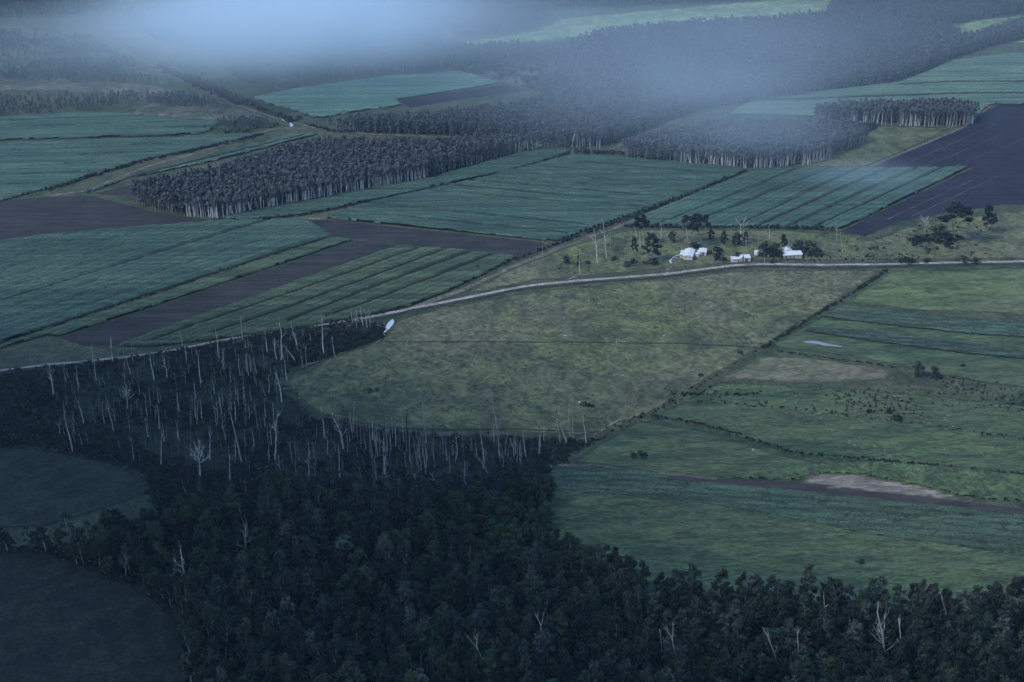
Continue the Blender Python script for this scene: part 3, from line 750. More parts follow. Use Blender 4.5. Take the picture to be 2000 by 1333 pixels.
for k, w in enumerate(WOODS_FAR):
    Q = fill(w, 4.4, 40+k, dens=lambda Q: (0.08 if k == 1 else 0.4)+0.6*(vnoise(Q[:, 0]*0.4, Q[:, 1], 40, 4) > (0.45 if k in (0, 1) else 0.33))); Q = Q[in_view(Q)]
    if k < 8:
        clear_ = edge_dist(Q, W([(150, 40), (240, 98), (330, 145), (450, 200), (540, 232), (640, 256)]), closed=False); Q = Q[clear_ > 16]
    clear_ = edge_dist(Q, W([(556, 236), (566, 250), (575, 262)]), closed=False); Q = Q[clear_ > 14]
    allp.append(Q); alli.append(r9.integers(5, 13, len(Q)))
for k, w in enumerate(WOODS):
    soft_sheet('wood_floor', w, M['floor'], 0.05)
Q = np.concatenate(allp); r_ = np.random.default_rng(5)
pts, rot, scl = transforms(Q, r_, 0.82, 1.06, 0.04)
low_ = project(pts); low_ = (low_[:, 0] < 580) & (low_[:, 1] < 270); scl[low_] *= 0.55
print('far trees', len(Q))
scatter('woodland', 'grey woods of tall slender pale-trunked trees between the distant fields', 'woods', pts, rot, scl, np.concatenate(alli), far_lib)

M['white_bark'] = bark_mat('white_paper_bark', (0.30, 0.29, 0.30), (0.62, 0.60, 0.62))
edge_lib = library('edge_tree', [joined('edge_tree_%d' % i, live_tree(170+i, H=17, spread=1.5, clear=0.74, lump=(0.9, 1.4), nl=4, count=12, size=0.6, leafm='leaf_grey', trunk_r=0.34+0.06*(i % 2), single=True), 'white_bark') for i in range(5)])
EP = []
for line, sp, wd in (([(360, 420), (430, 425), (500, 412), (580, 396), (700, 373), (800, 355), (832, 350)], 1.05, 5), ([(1330, 321), (1400, 324), (1460, 328), (1520, 325), (1580, 319), (1620, 312)], 1.3, 6),
                     ([(1660, 240), (1760, 245), (1860, 247), (1900, 240)], 2.0, 7), ([(1000, 300), (1050, 294)], 3, 4), ([(1110, 287), (1180, 286)], 3, 5)):
    P_ = W(line); re_ = np.random.default_rng(int(sp*10))
    for a_, b_ in zip(P_[:-1], P_[1:]):
        L_ = np.hypot(*(b_-a_)); nn = np.array([-(b_-a_)[1], (b_-a_)[0]])/L_
        for t in re_.random(int(L_/sp)): EP.append(a_+(b_-a_)*t + nn*(abs(re_.normal())*wd*0.4 - 3.0))
EP = np.array(EP)
pts, rot, scl = transforms(EP, r_, 0.72, 1.08, 0.04)
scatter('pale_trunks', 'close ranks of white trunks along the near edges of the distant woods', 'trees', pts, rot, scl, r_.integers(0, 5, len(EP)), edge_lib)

# --- low growth: shrubs and scrub
def shrub_mesh(seed, leafm, R_=1.3, H=1.6, n=7, count=16, size=0.32):
    r = random.Random(seed); nr = np.random.default_rng(seed)
    V, Fc = [], []; cs, rs = [], []
    for i in range(n):
        a = r.uniform(0, 6.28); d = r.uniform(0, R_)
        c = np.array([math.cos(a)*d, math.sin(a)*d, r.uniform(0.35, 1.0)*H*(1-0.35*d/R_)])
        tube(V, Fc, [(0, 0, -0.1), c*np.array([.5, .5, .6]), c], [0.07, 0.05, 0.02], 3)
        cs.append(c); rs.append(r.uniform(0.5, 0.9)*R_*0.6)
    LV, LF = leaves(cs, rs, count, size, nr, 0.8)
    return joined('shrub_%d' % seed, (np.array(V), Fc, LV, LF, leafm))
scrub_meshes = [shrub_mesh(200+i, ['leaf_dark', 'leaf_gum', 'leaf_dark', 'leaf_bright', 'leaf_grey'][i % 5]) for i in range(8)]
scrub_lib = library('scrub_bush', scrub_meshes)

SW = W(SWAMP)
Q = fill(SWAMP, 2.7, 61, dens=lambda q: np.clip(0.30+1.3*(vnoise(q[:, 0], q[:, 1], 22, 6)-0.35), 0.08, 1)); Q = Q[in_view(Q)]
Q2 = fill([(560, 660), (640, 650), (742, 648), (735, 664), (690, 682), (640, 698), (590, 712), (560, 700)], 1.9, 62)
Q3 = fill([(1065, 905), (1000, 925), (900, 945), (700, 945), (500, 930), (330, 905), (290, 935), (300, 990), (700, 1020), (1060, 1010)], 2.1, 63)
Q4 = fill([(-120, 860), (95, 872), (200, 892), (290, 925), (300, 960), (330, 900), (200, 850), (95, 830), (-120, 800)], 2.0, 64)
Q = np.concatenate([Q, Q2, Q3, Q4])
pts, rot, scl = transforms(Q, r_, 0.6, 1.5, 0.1)
ii = r_.choice([0, 0, 1, 2, 2, 5, 6, 7, 7, 3], len(Q))
print('swamp scrub', len(Q))
scatter('swamp_scrub', 'dark tangled scrub covering the ground under the dead trees', 'scrub', pts, rot, scl, ii, scrub_lib)

# hedges and rank growth along drains
def along(pts, width, step, seed):
    P = W(pts); r = np.random.default_rng(seed); out = []
    for a, b in zip(P[:-1], P[1:]):
        L = np.hypot(*(b-a)); k = max(1, int(L/step)); nn = np.array([-(b-a)[1], (b-a)[0]])/L
        for t in r.random(k):
            out.append(a + (b-a)*t + nn*r.normal()*width*0.5)
    return np.array(out)
HEDGES = [
 ([(1456, 334), (1330, 388), (1200, 436), (1088, 477), (1050, 492)], 1.4, 1.0, 1.0),
 ([(1475, 340), (1340, 396), (1230, 440)], 1.6, 2.2, 0.8),
 ([(1050, 492), (960, 528), (880, 566), (800, 597), (740, 614), (640, 634)], 2.0, 1.6, 0.8),
 ([(415, 431), (470, 433), (580, 423), (640, 412), (800, 379), (1000, 336), (1112, 301)], 1.0, 0.9, 0.9),
 ([(1220, 443), (1300, 445), (1500, 446), (1600, 449), (1640, 453)], 1.0, 0.9, 0.9),
 ([(1733, 528), (1660, 576), (1600, 612), (1490, 680)], 1.3, 0.9, 0.75),
 ([(1490, 680), (1395, 735), (1340, 768)], 1.5, 4.0, 0.5),
 ([(1345, 765), (1290, 798), (1230, 822), (1170, 858), (1100, 903)], 2.5, 1.5, 0.55),
 ([(1490, 682), (1560, 692), (1650, 704), (1700, 710), (1755, 720)], 1.2, 1.3, 0.5),
 ([(1270, 812), (1370, 828), (1440, 848), (1500, 870), (1560, 886), (1640, 893), (1800, 907), (1940, 922), (2100, 935)], 1.6, 0.7, 0.55),
 ([(1310, 770), (1400, 772), (1480, 770)], 2.0, 1.0, 0.6),
 ([(1300, 782), (1400, 788), (1500, 794), (1600, 805), (1740, 820), (1850, 838), (2100, 870)], 2.2, 1.6, 0.5),
 ([(95, 278), (380, 266)], 0.8, 1.6, 0.9),
 ([(95, 372), (180, 345), (280, 316), (420, 286), (520, 262)], 2.5, 1.5, 1.3),
 ([(590, 243), (650, 256), (760, 262)], 4.0, 2.0, 1.3),
 ([(95, 722), (250, 704), (400, 678), (560, 648), (690, 630)], 3.5, 1.1, 0.9),
 ([(470, 196), (520, 216), (575, 240)], 4.0, 0.9, 1.5),
 ([(300, 128), (380, 165), (470, 205)], 5.0, 1.6, 1.8),
 ([(1130, 298), (1200, 300), (1280, 312)], 6.0, 1.0, 1.5),
 ([(600, 828), (700, 838), (760, 842)], 1.0, 3.0, 0.6),
 ([(1600, 612), (1700, 625)], 1.0, 9.0, 0.6),
 ([(640, 465), (577, 486), (340, 562), (95, 642)], 1.0, 1.1, 0.7),
]
Q, sc = [], []
for k, (p, w, st, s) in enumerate(HEDGES):
    q = along(p, w, st, 300+k); Q.append(q); sc.append(np.full(len(q), s))
for poly, sp, s in (([(1470, 790), (1600, 770), (1760, 745), (1800, 730), (1940, 745), (2100, 770), (2100, 820), (1940, 800), (1800, 815), (1600, 800)], 3.4, 0.6),
                    ([(1330, 752), (1480, 760), (1600, 775), (1500, 790), (1330, 778)], 4.0, 0.55),
                    ([(1640, 470), (1760, 440), (1940, 430), (1940, 500), (1740, 500), (1600, 495)], 7.0, 0.8),
                    ([(1480, 500), (1560, 498), (1640, 492), (1800, 500), (1790, 510), (1500, 512)], 4.0, 0.6),
                    ([(1060, 510), (1400, 470), (1600, 480), (1380, 515), (1100, 540)], 7.0, 0.4),
                    ([(1775, 470), (1830, 458), (1890, 462), (1880, 488), (1790, 492)], 2.2, 1.5),
                    ([(1640, 492), (1700, 480), (1760, 490), (1700, 504)], 2.8, 1.0),
                    ([(1580, 255), (1650, 240), (1720, 245), (1700, 262), (1620, 285)], 4.0, 1.9),
                    ([(1210, 306), (1290, 285), (1330, 300), (1290, 314)], 4.0, 1.9),
                    ([(480, 260), (400, 264), (440, 240), (560, 245)], 6.0, 1.4),
                    ([(880, 138), (930, 118), (1060, 125), (1100, 150), (1050, 178), (985, 160)], 6.0, 2.0)):
    q = fill(poly, sp, int(sp*100), dens=lambda q: 0.10+0.9*(vnoise(q[:, 0], q[:, 1], 22, 12) > 0.55)); Q.append(q); sc.append(np.full(len(q), s))
Q = np.concatenate(Q); sc = np.concatenate(sc)
pts, rot, scl = transforms(Q, r_, 0.7, 1.3, 0.1); scl *= sc[:, None]
scatter('hedge_growth', 'dark rank growth following the drains, hedges and field edges', 'hedge', pts, rot, scl, r_.choice([0, 2, 5, 7, 1, 4], len(Q)), scrub_lib)

# grass tussocks over the pasture
def tuft_mesh(seed, m):
    r = np.random.default_rng(seed)
    Vt, Ft = [], []
    for i in range(9):
        a = r.uniform(0, 6.28); d = r.uniform(0, 0.45); c = np.array([math.cos(a)*d, math.sin(a)*d, 0.0])
        o_ = np.array([math.cos(a), math.sin(a), 0])*r.uniform(0.1, 0.35); t = np.array([-math.sin(a), math.cos(a), 0])*0.22
        k = len(Vt); Vt += [c-t, c+t, c+o_+t*0.6+np.array([0, 0, r.uniform(.25, .5)]), c+o_-t*0.6+np.array([0, 0, r.uniform(.25, .5)])]; Ft.append((k, k+1, k+2, k+3))
    return mesh('tussock_%d' % seed, Vt, Ft, m)
tl = [leaf_mat('tussock_blades_a', (0.10, 0.13, 0.06), (0.16, 0.19, 0.08)), leaf_mat('tussock_blades_b', (0.07, 0.10, 0.05), (0.11, 0.14, 0.07)), leaf_mat('tussock_blades_c', (0.18, 0.17, 0.11), (0.24, 0.22, 0.15))]
tuft_lib = library('tussock', [tuft_mesh(400+i, tl[i % 3]) for i in range(6)])
Q = np.concatenate([fill(PASTURE, 3.2, 71, dens=lambda q: 0.04+0.8*(vnoise(q[:, 0], q[:, 1], 11, 3) > 0.64)),
                    fill([(1400, 745), (1640, 757), (2100, 800), (2100, 960), (1600, 898), (1370, 832), (1260, 815)], 3.6, 72, dens=lambda q: 0.1+0.8*(vnoise(q[:, 0], q[:, 1], 18, 3) > 0.55))])
pts, rot, scl = transforms(Q, r_, 0.6, 2.2, 0.1); scl[:, 2] *= 0.45
print('tussocks', len(Q))
scatter('grass_tussocks', 'coarse grass tussocks dotted over the open pasture', 'grass', pts, rot, scl, r_.integers(0, 6, len(Q)), tuft_lib)

# --- near forest
KINDS = [('loose grey-green gum tree', dict(H=19, spread=3.4, clear=0.42, nl=12)),
         ('tall narrow gum tree', dict(H=22, spread=2.5, clear=0.45, nl=12, lump=(0.9, 1.5))),
         ('full-crowned round tree', dict(H=15, spread=3.2, clear=0.35, nl=13, lump=(1.3, 2.0), count=22, leafm='leaf_bright')),
         ('thin smoky-crowned tree', dict(H=20, spread=3.0, clear=0.4, nl=9, lump=(1.0, 1.6), count=13, leafm='leaf_gum')),
         ('dark dense tree', dict(H=16, spread=3.4, clear=0.3, nl=13, lump=(1.2, 1.9), leafm='leaf_dark')),
         ('broad green gum tree', dict(H=18, spread=4.2, clear=0.45, nl=14, lump=(1.1, 1.8), leafm='leaf_bright')),
         ('pale grey-leaved tree', dict(H=19, spread=3.0, clear=0.4, nl=10, lump=(1.0, 1.6), count=15, leafm='leaf_silver'))]
protos = []; stuff_meshes = []
for i, (nm, kw) in enumerate(KINDS):
    t = live_tree(500+i, **kw)
    protos.append(tree_meshes('tree_%d' % i, t)); stuff_meshes.append(joined('forest_tree_%d' % i, t))
near_lib = library('forest_tree', stuff_meshes)
FOREST = [(-160, 1085), (130, 1065), (290, 1015), (560, 985), (850, 985), (1000, 975), (1060, 950), (1075, 985), (1085, 1060), (1150, 1110), (1250, 1165), (1400, 1185), (1700, 1200), (2200, 1195), (2200, 1560),
          (420, 1560), (352, 1265), (338, 1200), (265, 1150), (185, 1116), (95, 1084), (-160, 1068)]
Q = fill(FOREST, 5.7, 81); p = project(np.concatenate([Q, np.full((len(Q), 1), 14.0)], 1))
ok = (p[:, 0] > -60) & (p[:, 0] < 2060) & (p[:, 1] < 1400); Q = Q[ok]
base_px = project(np.concatenate([Q, np.zeros((len(Q), 1))], 1))
# kinds: round bright trees where the photograph has them (beside the near cane field)
kk = r_.choice([0, 1, 2, 3, 4, 5, 6], len(Q), p=[.25, .15, .10, .16, .12, .07, .15])
ne = (base_px[:, 0] > 840) & (base_px[:, 1] < 1130) & (base_px[:, 0] < 1150)
kk = np.where(ne, r_.choice([2, 5, 2, 0], len(Q)), kk)
nw = (base_px[:, 0] < 520) & (base_px[:, 1] < 1180)
kk = np.where(nw, r_.choice([2, 4, 4, 3, 5], len(Q)), kk)
pts, rot, scl = transforms(Q, r_, 0.6, 1.28, 0.05)
scl *= np.where(ne | nw, 0.75, 1.0)[:, None]
order = np.argsort(Q[:, 1] + 0.0*Q[:, 0])
top_px = project(pts + np.stack([0*scl[:, 2], 0*scl[:, 2], scl[:, 2]*17], 1))
vis = (top_px[:, 0] > 5) & (top_px[:, 0] < 1995) & (top_px[:, 1] < 1290)
cand = [i for i in order if vis[i]]
chosen = cand[:290]; rest = np.array([i for i in range(len(Q)) if i not in set(chosen)])
def where_in_forest(x, y):
    if x < 520: return 'at the meadow end of the near forest'
    if x < 900: return 'in the dark middle of the near forest'
    if x < 1300: return 'in the near forest below the grass slope'
    if x < 1650: return 'in the forest corner among white-stemmed dead trees'
    return 'at the outer end of the near forest'
for i in chosen:
    k = int(kk[i]); nm = KINDS[k][0]
    rt = empty('forest_tree', tuple(pts[i]), tuple(rot[i]), tuple(scl[i]))
    obj('trunk', protos[k][0], rt); obj('crown', protos[k][1], rt)
    wh = where_in_forest(*base_px[i])
    tag(rt, nm + ' ' + wh, 'tree', nm + 's ' + wh)
print('forest', len(Q), 'single', len(chosen))
scatter('forest', 'rest of the near forest stretching back to the swamp and the grass slope', 'forest', pts[rest], rot[rest], scl[rest], kk[rest], near_lib)
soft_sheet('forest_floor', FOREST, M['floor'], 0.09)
# low understorey
Q = fill(FOREST, 3.2, 83); p = project(np.concatenate([Q, np.zeros((len(Q), 1))], 1)); Q = Q[(p[:, 0] > -80) & (p[:, 0] < 2080) & (p[:, 1] < 1480)]
e = edge_dist(Q, W(FOREST)); Q = Q[(e < 16) | (r_.random(len(Q)) < 0.35)]
pts, rot, scl = transforms(Q, r_, 0.9, 2.2, 0.1)
scatter('forest_undergrowth', 'dark undergrowth between the trunks of the near forest', 'undergrowth', pts, rot, scl, r_.choice([0, 1, 2, 5, 7], len(Q)), scrub_lib)

# --- trees standing on their own
def place_live(base, top, k, label, cat='tree', group=None, wide=1.0, name='gum_tree', crown_only=None):
    bx, by = G(*base); tx, tz = on_plane(top[0], top[1], by)
    H0 = KINDS[k][1]['H']*1.04; L = math.hypot(tx-bx, tz); s = L/H0
    rt = empty(name, (bx, by, 0), (0, math.atan2(tx-bx, tz), 0), (s*wide, s*wide, s))
    obj('trunk', protos[k][0], rt); obj('crown', crown_only or protos[k][1], rt)
    # turn about the trunk so that no two look alike
    for c in rt.children: c.rotation_euler = (0, 0, random.uniform(0, 6.28))
    return tag(rt, label, cat, group)

flat_t = live_tree(611, H=20, spread=4.2, clear=0.68, lump=(1.2, 1.9), nl=11, count=18, size=0.5, leafm='leaf_dark', trunk_r=0.32, flat=True)
protos.append(tree_meshes('tall_gum', flat_t)); KINDS.append(('tall bare-stemmed gum', dict(H=20)))
bush_t = live_tree(612, H=7, spread=2.6, clear=0.15, lump=(1.2, 1.8), nl=9, count=12, size=0.42, leafm='leaf_gum', trunk_r=0.2)
protos.append(tree_meshes('bushy_tree', bush_t)); KINDS.append(('bushy dark tree', dict(H=7)))
FARM = [
 ((1258, 478), (1256, 420), 7, 1.0, 'dark flat-topped gum beside the hedge corridor behind the house'),
 ((1345, 477), (1341, 419), 7, 1.05, 'tall gum on a white stem straight behind the house, nearer the corridor of the pair'),
 ((1370, 481), (1364, 417), 7, 1.0, 'tall dark-crowned gum, farther from the corridor of the pair behind the house'),
 ((1360, 462), (1358, 430), 4, 0.8, 'lower dark tree squeezed between the two tall gums'),
 ((1276, 512), (1275, 458), 4, 1.15, 'biggest dark bushy gum standing on the near side of the yard before the house'),
 ((1241, 500), (1240, 464), 4, 0.7, 'slim dark tree between the dead gums and the biggest bushy gum'),
 ((1415, 484), (1415, 450), 4, 0.8, 'upright oval dark tree behind the gap between house and shed'),
 ((1440, 480), (1438, 457), 8, 1.0, 'bushy tree beneath the many-armed dead tree by the cane edge'),
 ((1456, 476), (1455, 452), 4, 0.8, 'small leaning dark tree just past the many-armed dead tree'),
 ((1390, 468), (1390, 448), 8, 0.7, 'small spindly tree by the cane edge behind the house'),
 ((1312, 474), (1311, 452), 8, 0.7, 'small grey tree at the cane edge between the gums and the corridor'),
 ((1495, 500), (1492, 474), 8, 1.2, 'dark spreading tree beside the round white tank'),
 ((1512, 497), (1512, 476), 8, 1.3, 'dark tree at the near corner of the half-hidden house'),
 ((1534, 490), (1533, 457), 4, 0.9, 'tallest dark tree rising behind the half-hidden white house'),
 ((1560, 494), (1559, 472), 8, 1.4, 'rounded dark tree touching the roof of the half-hidden house'),
 ((1583, 496), (1582, 471), 8, 1.3, 'rounded dark tree past the far end of the half-hidden house'),
 ((1597, 500), (1597, 482), 8, 1.0, 'lowest tree ending the dark clump round the half-hidden house'),
 ((1524, 505), (1524, 490), 8, 0.9, 'small tree covering the end of the half-hidden house'),
 ((1441, 507), (1440, 492), 8, 0.9, 'dark tree covering the middle of the long white shed'),
 ((1452, 519), (1452, 499), 0, 0.5, 'small tree on a thin trunk between road and shed'),
 ((1865, 470), (1869, 396), 7, 1.6, 'large dark spreading gum near the ploughed land at the picture edge'),
 ((1835, 470), (1834, 440), 8, 1.3, 'dark bushy tree under the large spreading gum'),
 ((1935, 455), (1938, 400), 4, 1.1, 'dark tree cut by the picture edge beyond the spreading gum'),
 ((1796, 735), (1796, 708), 8, 0.8, 'dark round tree alone in the paddock, taller of two'),
 ((1826, 740), (1826, 716), 8, 0.8, 'dark round tree alone in the paddock, lower of two'),
 ((1140, 303), (1139, 286), 8, 0.9, 'small dark tree where the fields and the two woods meet'),
 ((1127, 302), (1126, 290), 8, 0.9, 'small round bush-like tree at the tip of the long cane wedge'),
 ((1415, 355), (1414, 343), 8, 0.7, 'small tree standing up from the hedge corridor'),
 ((932, 527), (932, 518), 8, 0.9, 'little tree by the corridor below the striped cane'),
 ((1600, 445), (1600, 436), 8, 1.0, 'low bush tree on the cane edge behind the half-hidden house'),
 ((1105, 516), (1105, 500), 8, 0.9, 'small dark tree alone in the rough grass by the dead gums'),
 ((1130, 527), (1129, 497), 4, 0.6, 'thin leafy tree growing against the forked dead gum'),
]
for b_, t_, k, w_, lb in FARM:
    place_live(b_, t_, k, lb, 'tree', None, w_)
BUSH = [((1358, 486), 16, 'rounded dark bush behind the house roof'), ((1279, 517), 15, 'small dark bush in front of the biggest bushy gum'),
        ((1225, 519), 10, 'low bush below the stubby dead gum'), ((1235, 515), 10, 'second low bush below the stubby dead gum, farther from the road'), ((1147, 516), 8, 'tiny bush right of the forked dead gum'),
        ((1200, 508), 10, 'grey bush at the foot of the big dead gum'), ((1397, 496), 15, 'grey-green bush behind the garden ring'), ((1404, 509), 17, 'narrow bush in the garden near the road'),
        ((1386, 496), 6, 'low garden bush beside the back shed'), ((1257, 516), 6, 'tiny bush in the bare yard'), ((1508, 514), 6, 'small bush on the verge by the small tank'),
        ((1768, 515), 14, 'dark bush on the road edge near the drain'), ((1780, 514), 12, 'dark bush on the road edge, second from the drain'), ((1810, 512), 10, 'dark bush on the verge past the roadside pair'),
        ((1878, 512), 14, 'bush by the road near the picture edge'), ((1905, 514), 12, 'last bush by the road at the picture edge'), ((1235, 892), 10, 'dark low bush alone in the near paddock'), ((1252, 893), 12, 'darkest bush of the near paddock beside a reddish mound'),
        ((1140, 792), 8, 'dark low bush beside a pale stump in the pasture'), ((1152, 795), 9, 'dark bush in the pasture just past the pale stump'), ((722, 765), 8, 'dark heap-like bush in the pasture near the dead trees'), ((736, 764), 7, 'smaller dark bush beside the heap-like one'),
        ((1446, 692), 8, 'small bush where the pasture meets the dry paddock'), ((1368, 735), 6, 'tiny dark bush by the pasture edge'), ((1735, 805), 10, 'dark bush in the scrubby paddock'), ((1756, 822), 14, 'taller dark bush at the drain in the scrubby paddock'),
        ((1700, 806), 8, 'low dark bush in the scrubby paddock'), ((1880, 716), 6, 'tiny bush alone past the pair of round paddock trees'), ((1682, 1102), 12, 'dark bush standing out from the forest edge on the grass slope'),
        ((560, 236), 7, 'dark bush by the white pool'), ((583, 234), 9, 'dark round bush past the white pool'), ((175, 378), 6, 'small dark bush beside the strip crop')]
bush_meshes = [(shrub_mesh(700+i, 'leaf_dark' if i % 2 else 'leaf_gum', 1.6, 2.0, 10, 16, 0.34)) for i in range(4)]
for j, (b_, hpx, lb) in enumerate(BUSH):
    bx, by = G(*b_); _, tz = on_plane(b_[0], b_[1]-hpx, by)
    s = max(0.5, tz/2.5)
    tag(obj('bush', bush_meshes[j % 4], None, (bx, by, 0), (0, 0, random.uniform(0, 6.28)), (s*1.15, s*1.15, s)), lb, 'bush')

# --- dead trees
def dead_proto(kind, seed):
    """list of (part, mesh); height about 20"""
    r = random.Random(seed); parts = []
    wood = {'D': 'burnt', 'S': 'streak'}.get(kind, 'dead')
    V, Fc = [], []
    H = 20.0
    wob = 0.05 if kind in 'PDS' else 0.09
    r0 = {'P': 0.30, 'D': 0.34, 'S': 0.4, 'F': 0.36, 'B': 0.40, 'W': 0.46, 'C': 0.38, 'T': 0.2}[kind]
    frac = {'P': 1.0, 'D': 1.0, 'S': 1.0, 'F': 0.75, 'B': 0.9, 'W': 0.62, 'C': 1.0, 'T': 1.0}[kind]
    if kind == 'C': wob = 0.22
    tp = path((0, 0, -0.5), (r.uniform(-.03, .03), 0, 1), H*frac, 8, wob, r, 0.03)
    k = np.array([tp[-1][0], tp[-1][1]])                           # bring the tip back over the base
    tp = [p - np.array([k[0], k[1], 0])*(i/8.0) for i, p in enumerate(tp)]
    tip = 0.35 if kind in 'DS' else 0.22
    tube(V, Fc, tp, [r0*(1-(1-tip)*i/8) for i in range(9)], 5)
    parts.append(('trunk', mesh('dead_trunk', V, Fc, M[wood], smooth=True)))
    def limb(st, d, L, rad, sub, up=0.12):
        V, Fc = [], []
        bp = path(st, d, L, 4, 0.22, r, up)
        tube(V, Fc, bp, [rad, rad*0.8, rad*0.62, rad*0.42, rad*0.2], 4)
        for _ in range(sub):
            q = bp[r.choice([1, 2, 3])]; dd = (bp[-1]-bp[0])/np.linalg.norm(bp[-1]-bp[0]) + np.array([r.uniform(-.8, .8), r.uniform(-.8, .8), r.uniform(-.1, .7)])
            sp = path(q, dd, L*r.uniform(.3, .55), 3, 0.3, r, up)
            tube(V, Fc, sp, [rad*0.5, rad*0.38, rad*0.25, rad*0.12], 3)
        parts.append(('branch', mesh('dead_branch', V, Fc, M[wood])))
    if kind == 'F':
        for s in (-1, 1):
            limb(tp[-1], (s*r.uniform(.12, .38), r.uniform(-.3, .3), 1), H*r.uniform(.16, .27), 0.11, 3, 0.2)
        limb(tp[6], (r.choice([-1, 1])*0.8, r.uniform(-.5, .5), .6), H*.11, 0.09, 1)
    if kind == 'B':
        for i in range(6):
            a = i*2.2+r.uniform(0, 1); limb(tp[3+i//2+(i % 2)], (math.cos(a), math.sin(a)*.7, r.uniform(.4, 1.1)), H*r.uniform(.12, .26), 0.12, 4)
        limb(tp[-1], (r.uniform(-.4, .4), 0, 1), H*.14, 0.1, 3)
    if kind == 'W':
        for i in range(8):
            a = i*0.85+r.uniform(-.3, .3); limb(tp[5+i % 4], (math.cos(a)*1.1, math.sin(a), r.uniform(.35, 1.0)), H*r.uniform(.26, .40), 0.16, 9)
    if kind == 'C':
        limb(tp[5], (0.9, 0.2, .5), H*.2, 0.14, 2); limb(tp[7], (-0.8, -0.2, .8), H*.14, 0.11, 2)
    if kind in 'PS':
        limb(tp[6], (r.choice([-1, 1]), .2, .5), H*.07, 0.08, 1)
    if kind == 'D':
        limb(tp[6], (0.8, .2, .9), H*.12, 0.13, 1)
    return parts

def thin(parts):            # a small far trunk: one mesh
    return parts
DP = {k: [dead_proto(k, 900+ord(k)+31*i) for i in range({'P': 4, 'F': 5, 'B': 4, 'W': 2, 'C': 3, 'D': 2, 'S': 2, 'T': 4}[k])] for k in 'PFBWCDST'}

def dead(base, top, kind, label, group=None, fat=1.0, flip=None):
    bx, by = G(*base); tx, tz = on_plane(top[0], top[1], by)
    L = math.hypot(tx-bx, tz); s = L/20.0
    fl = random.choice((-1, 1)) if flip is None else flip
    parts = random.choice(DP[kind]); wf = s**0.5*fat*random.uniform(0.85, 1.15)
    a = math.atan2(tx-bx, tz)
    spin = random.uniform(-0.5, 0.5) + (math.pi if fl < 0 else 0)
    if kind in 'PT' and L < 12:
        o = obj('dead_tree', parts[0][1], None, (bx, by, 0), (0, a, 0), (wf, wf, s)); return tag(o, label, 'dead tree', group)
    rt = empty('dead_tree', (bx, by, 0), (0, a, 0), (1, 1, 1))
    for nm, me in parts:
        c = obj(nm, me, rt, (0, 0, 0), (0, 0, spin), ((wf+s)/2 if nm != 'trunk' else wf, (wf+s)/2 if nm != 'trunk' else wf, s))
    if kind in 'FBWC':
        for c in rt.children: c.scale = (s, s, s)
    return tag(rt, label, 'dead tree', group)

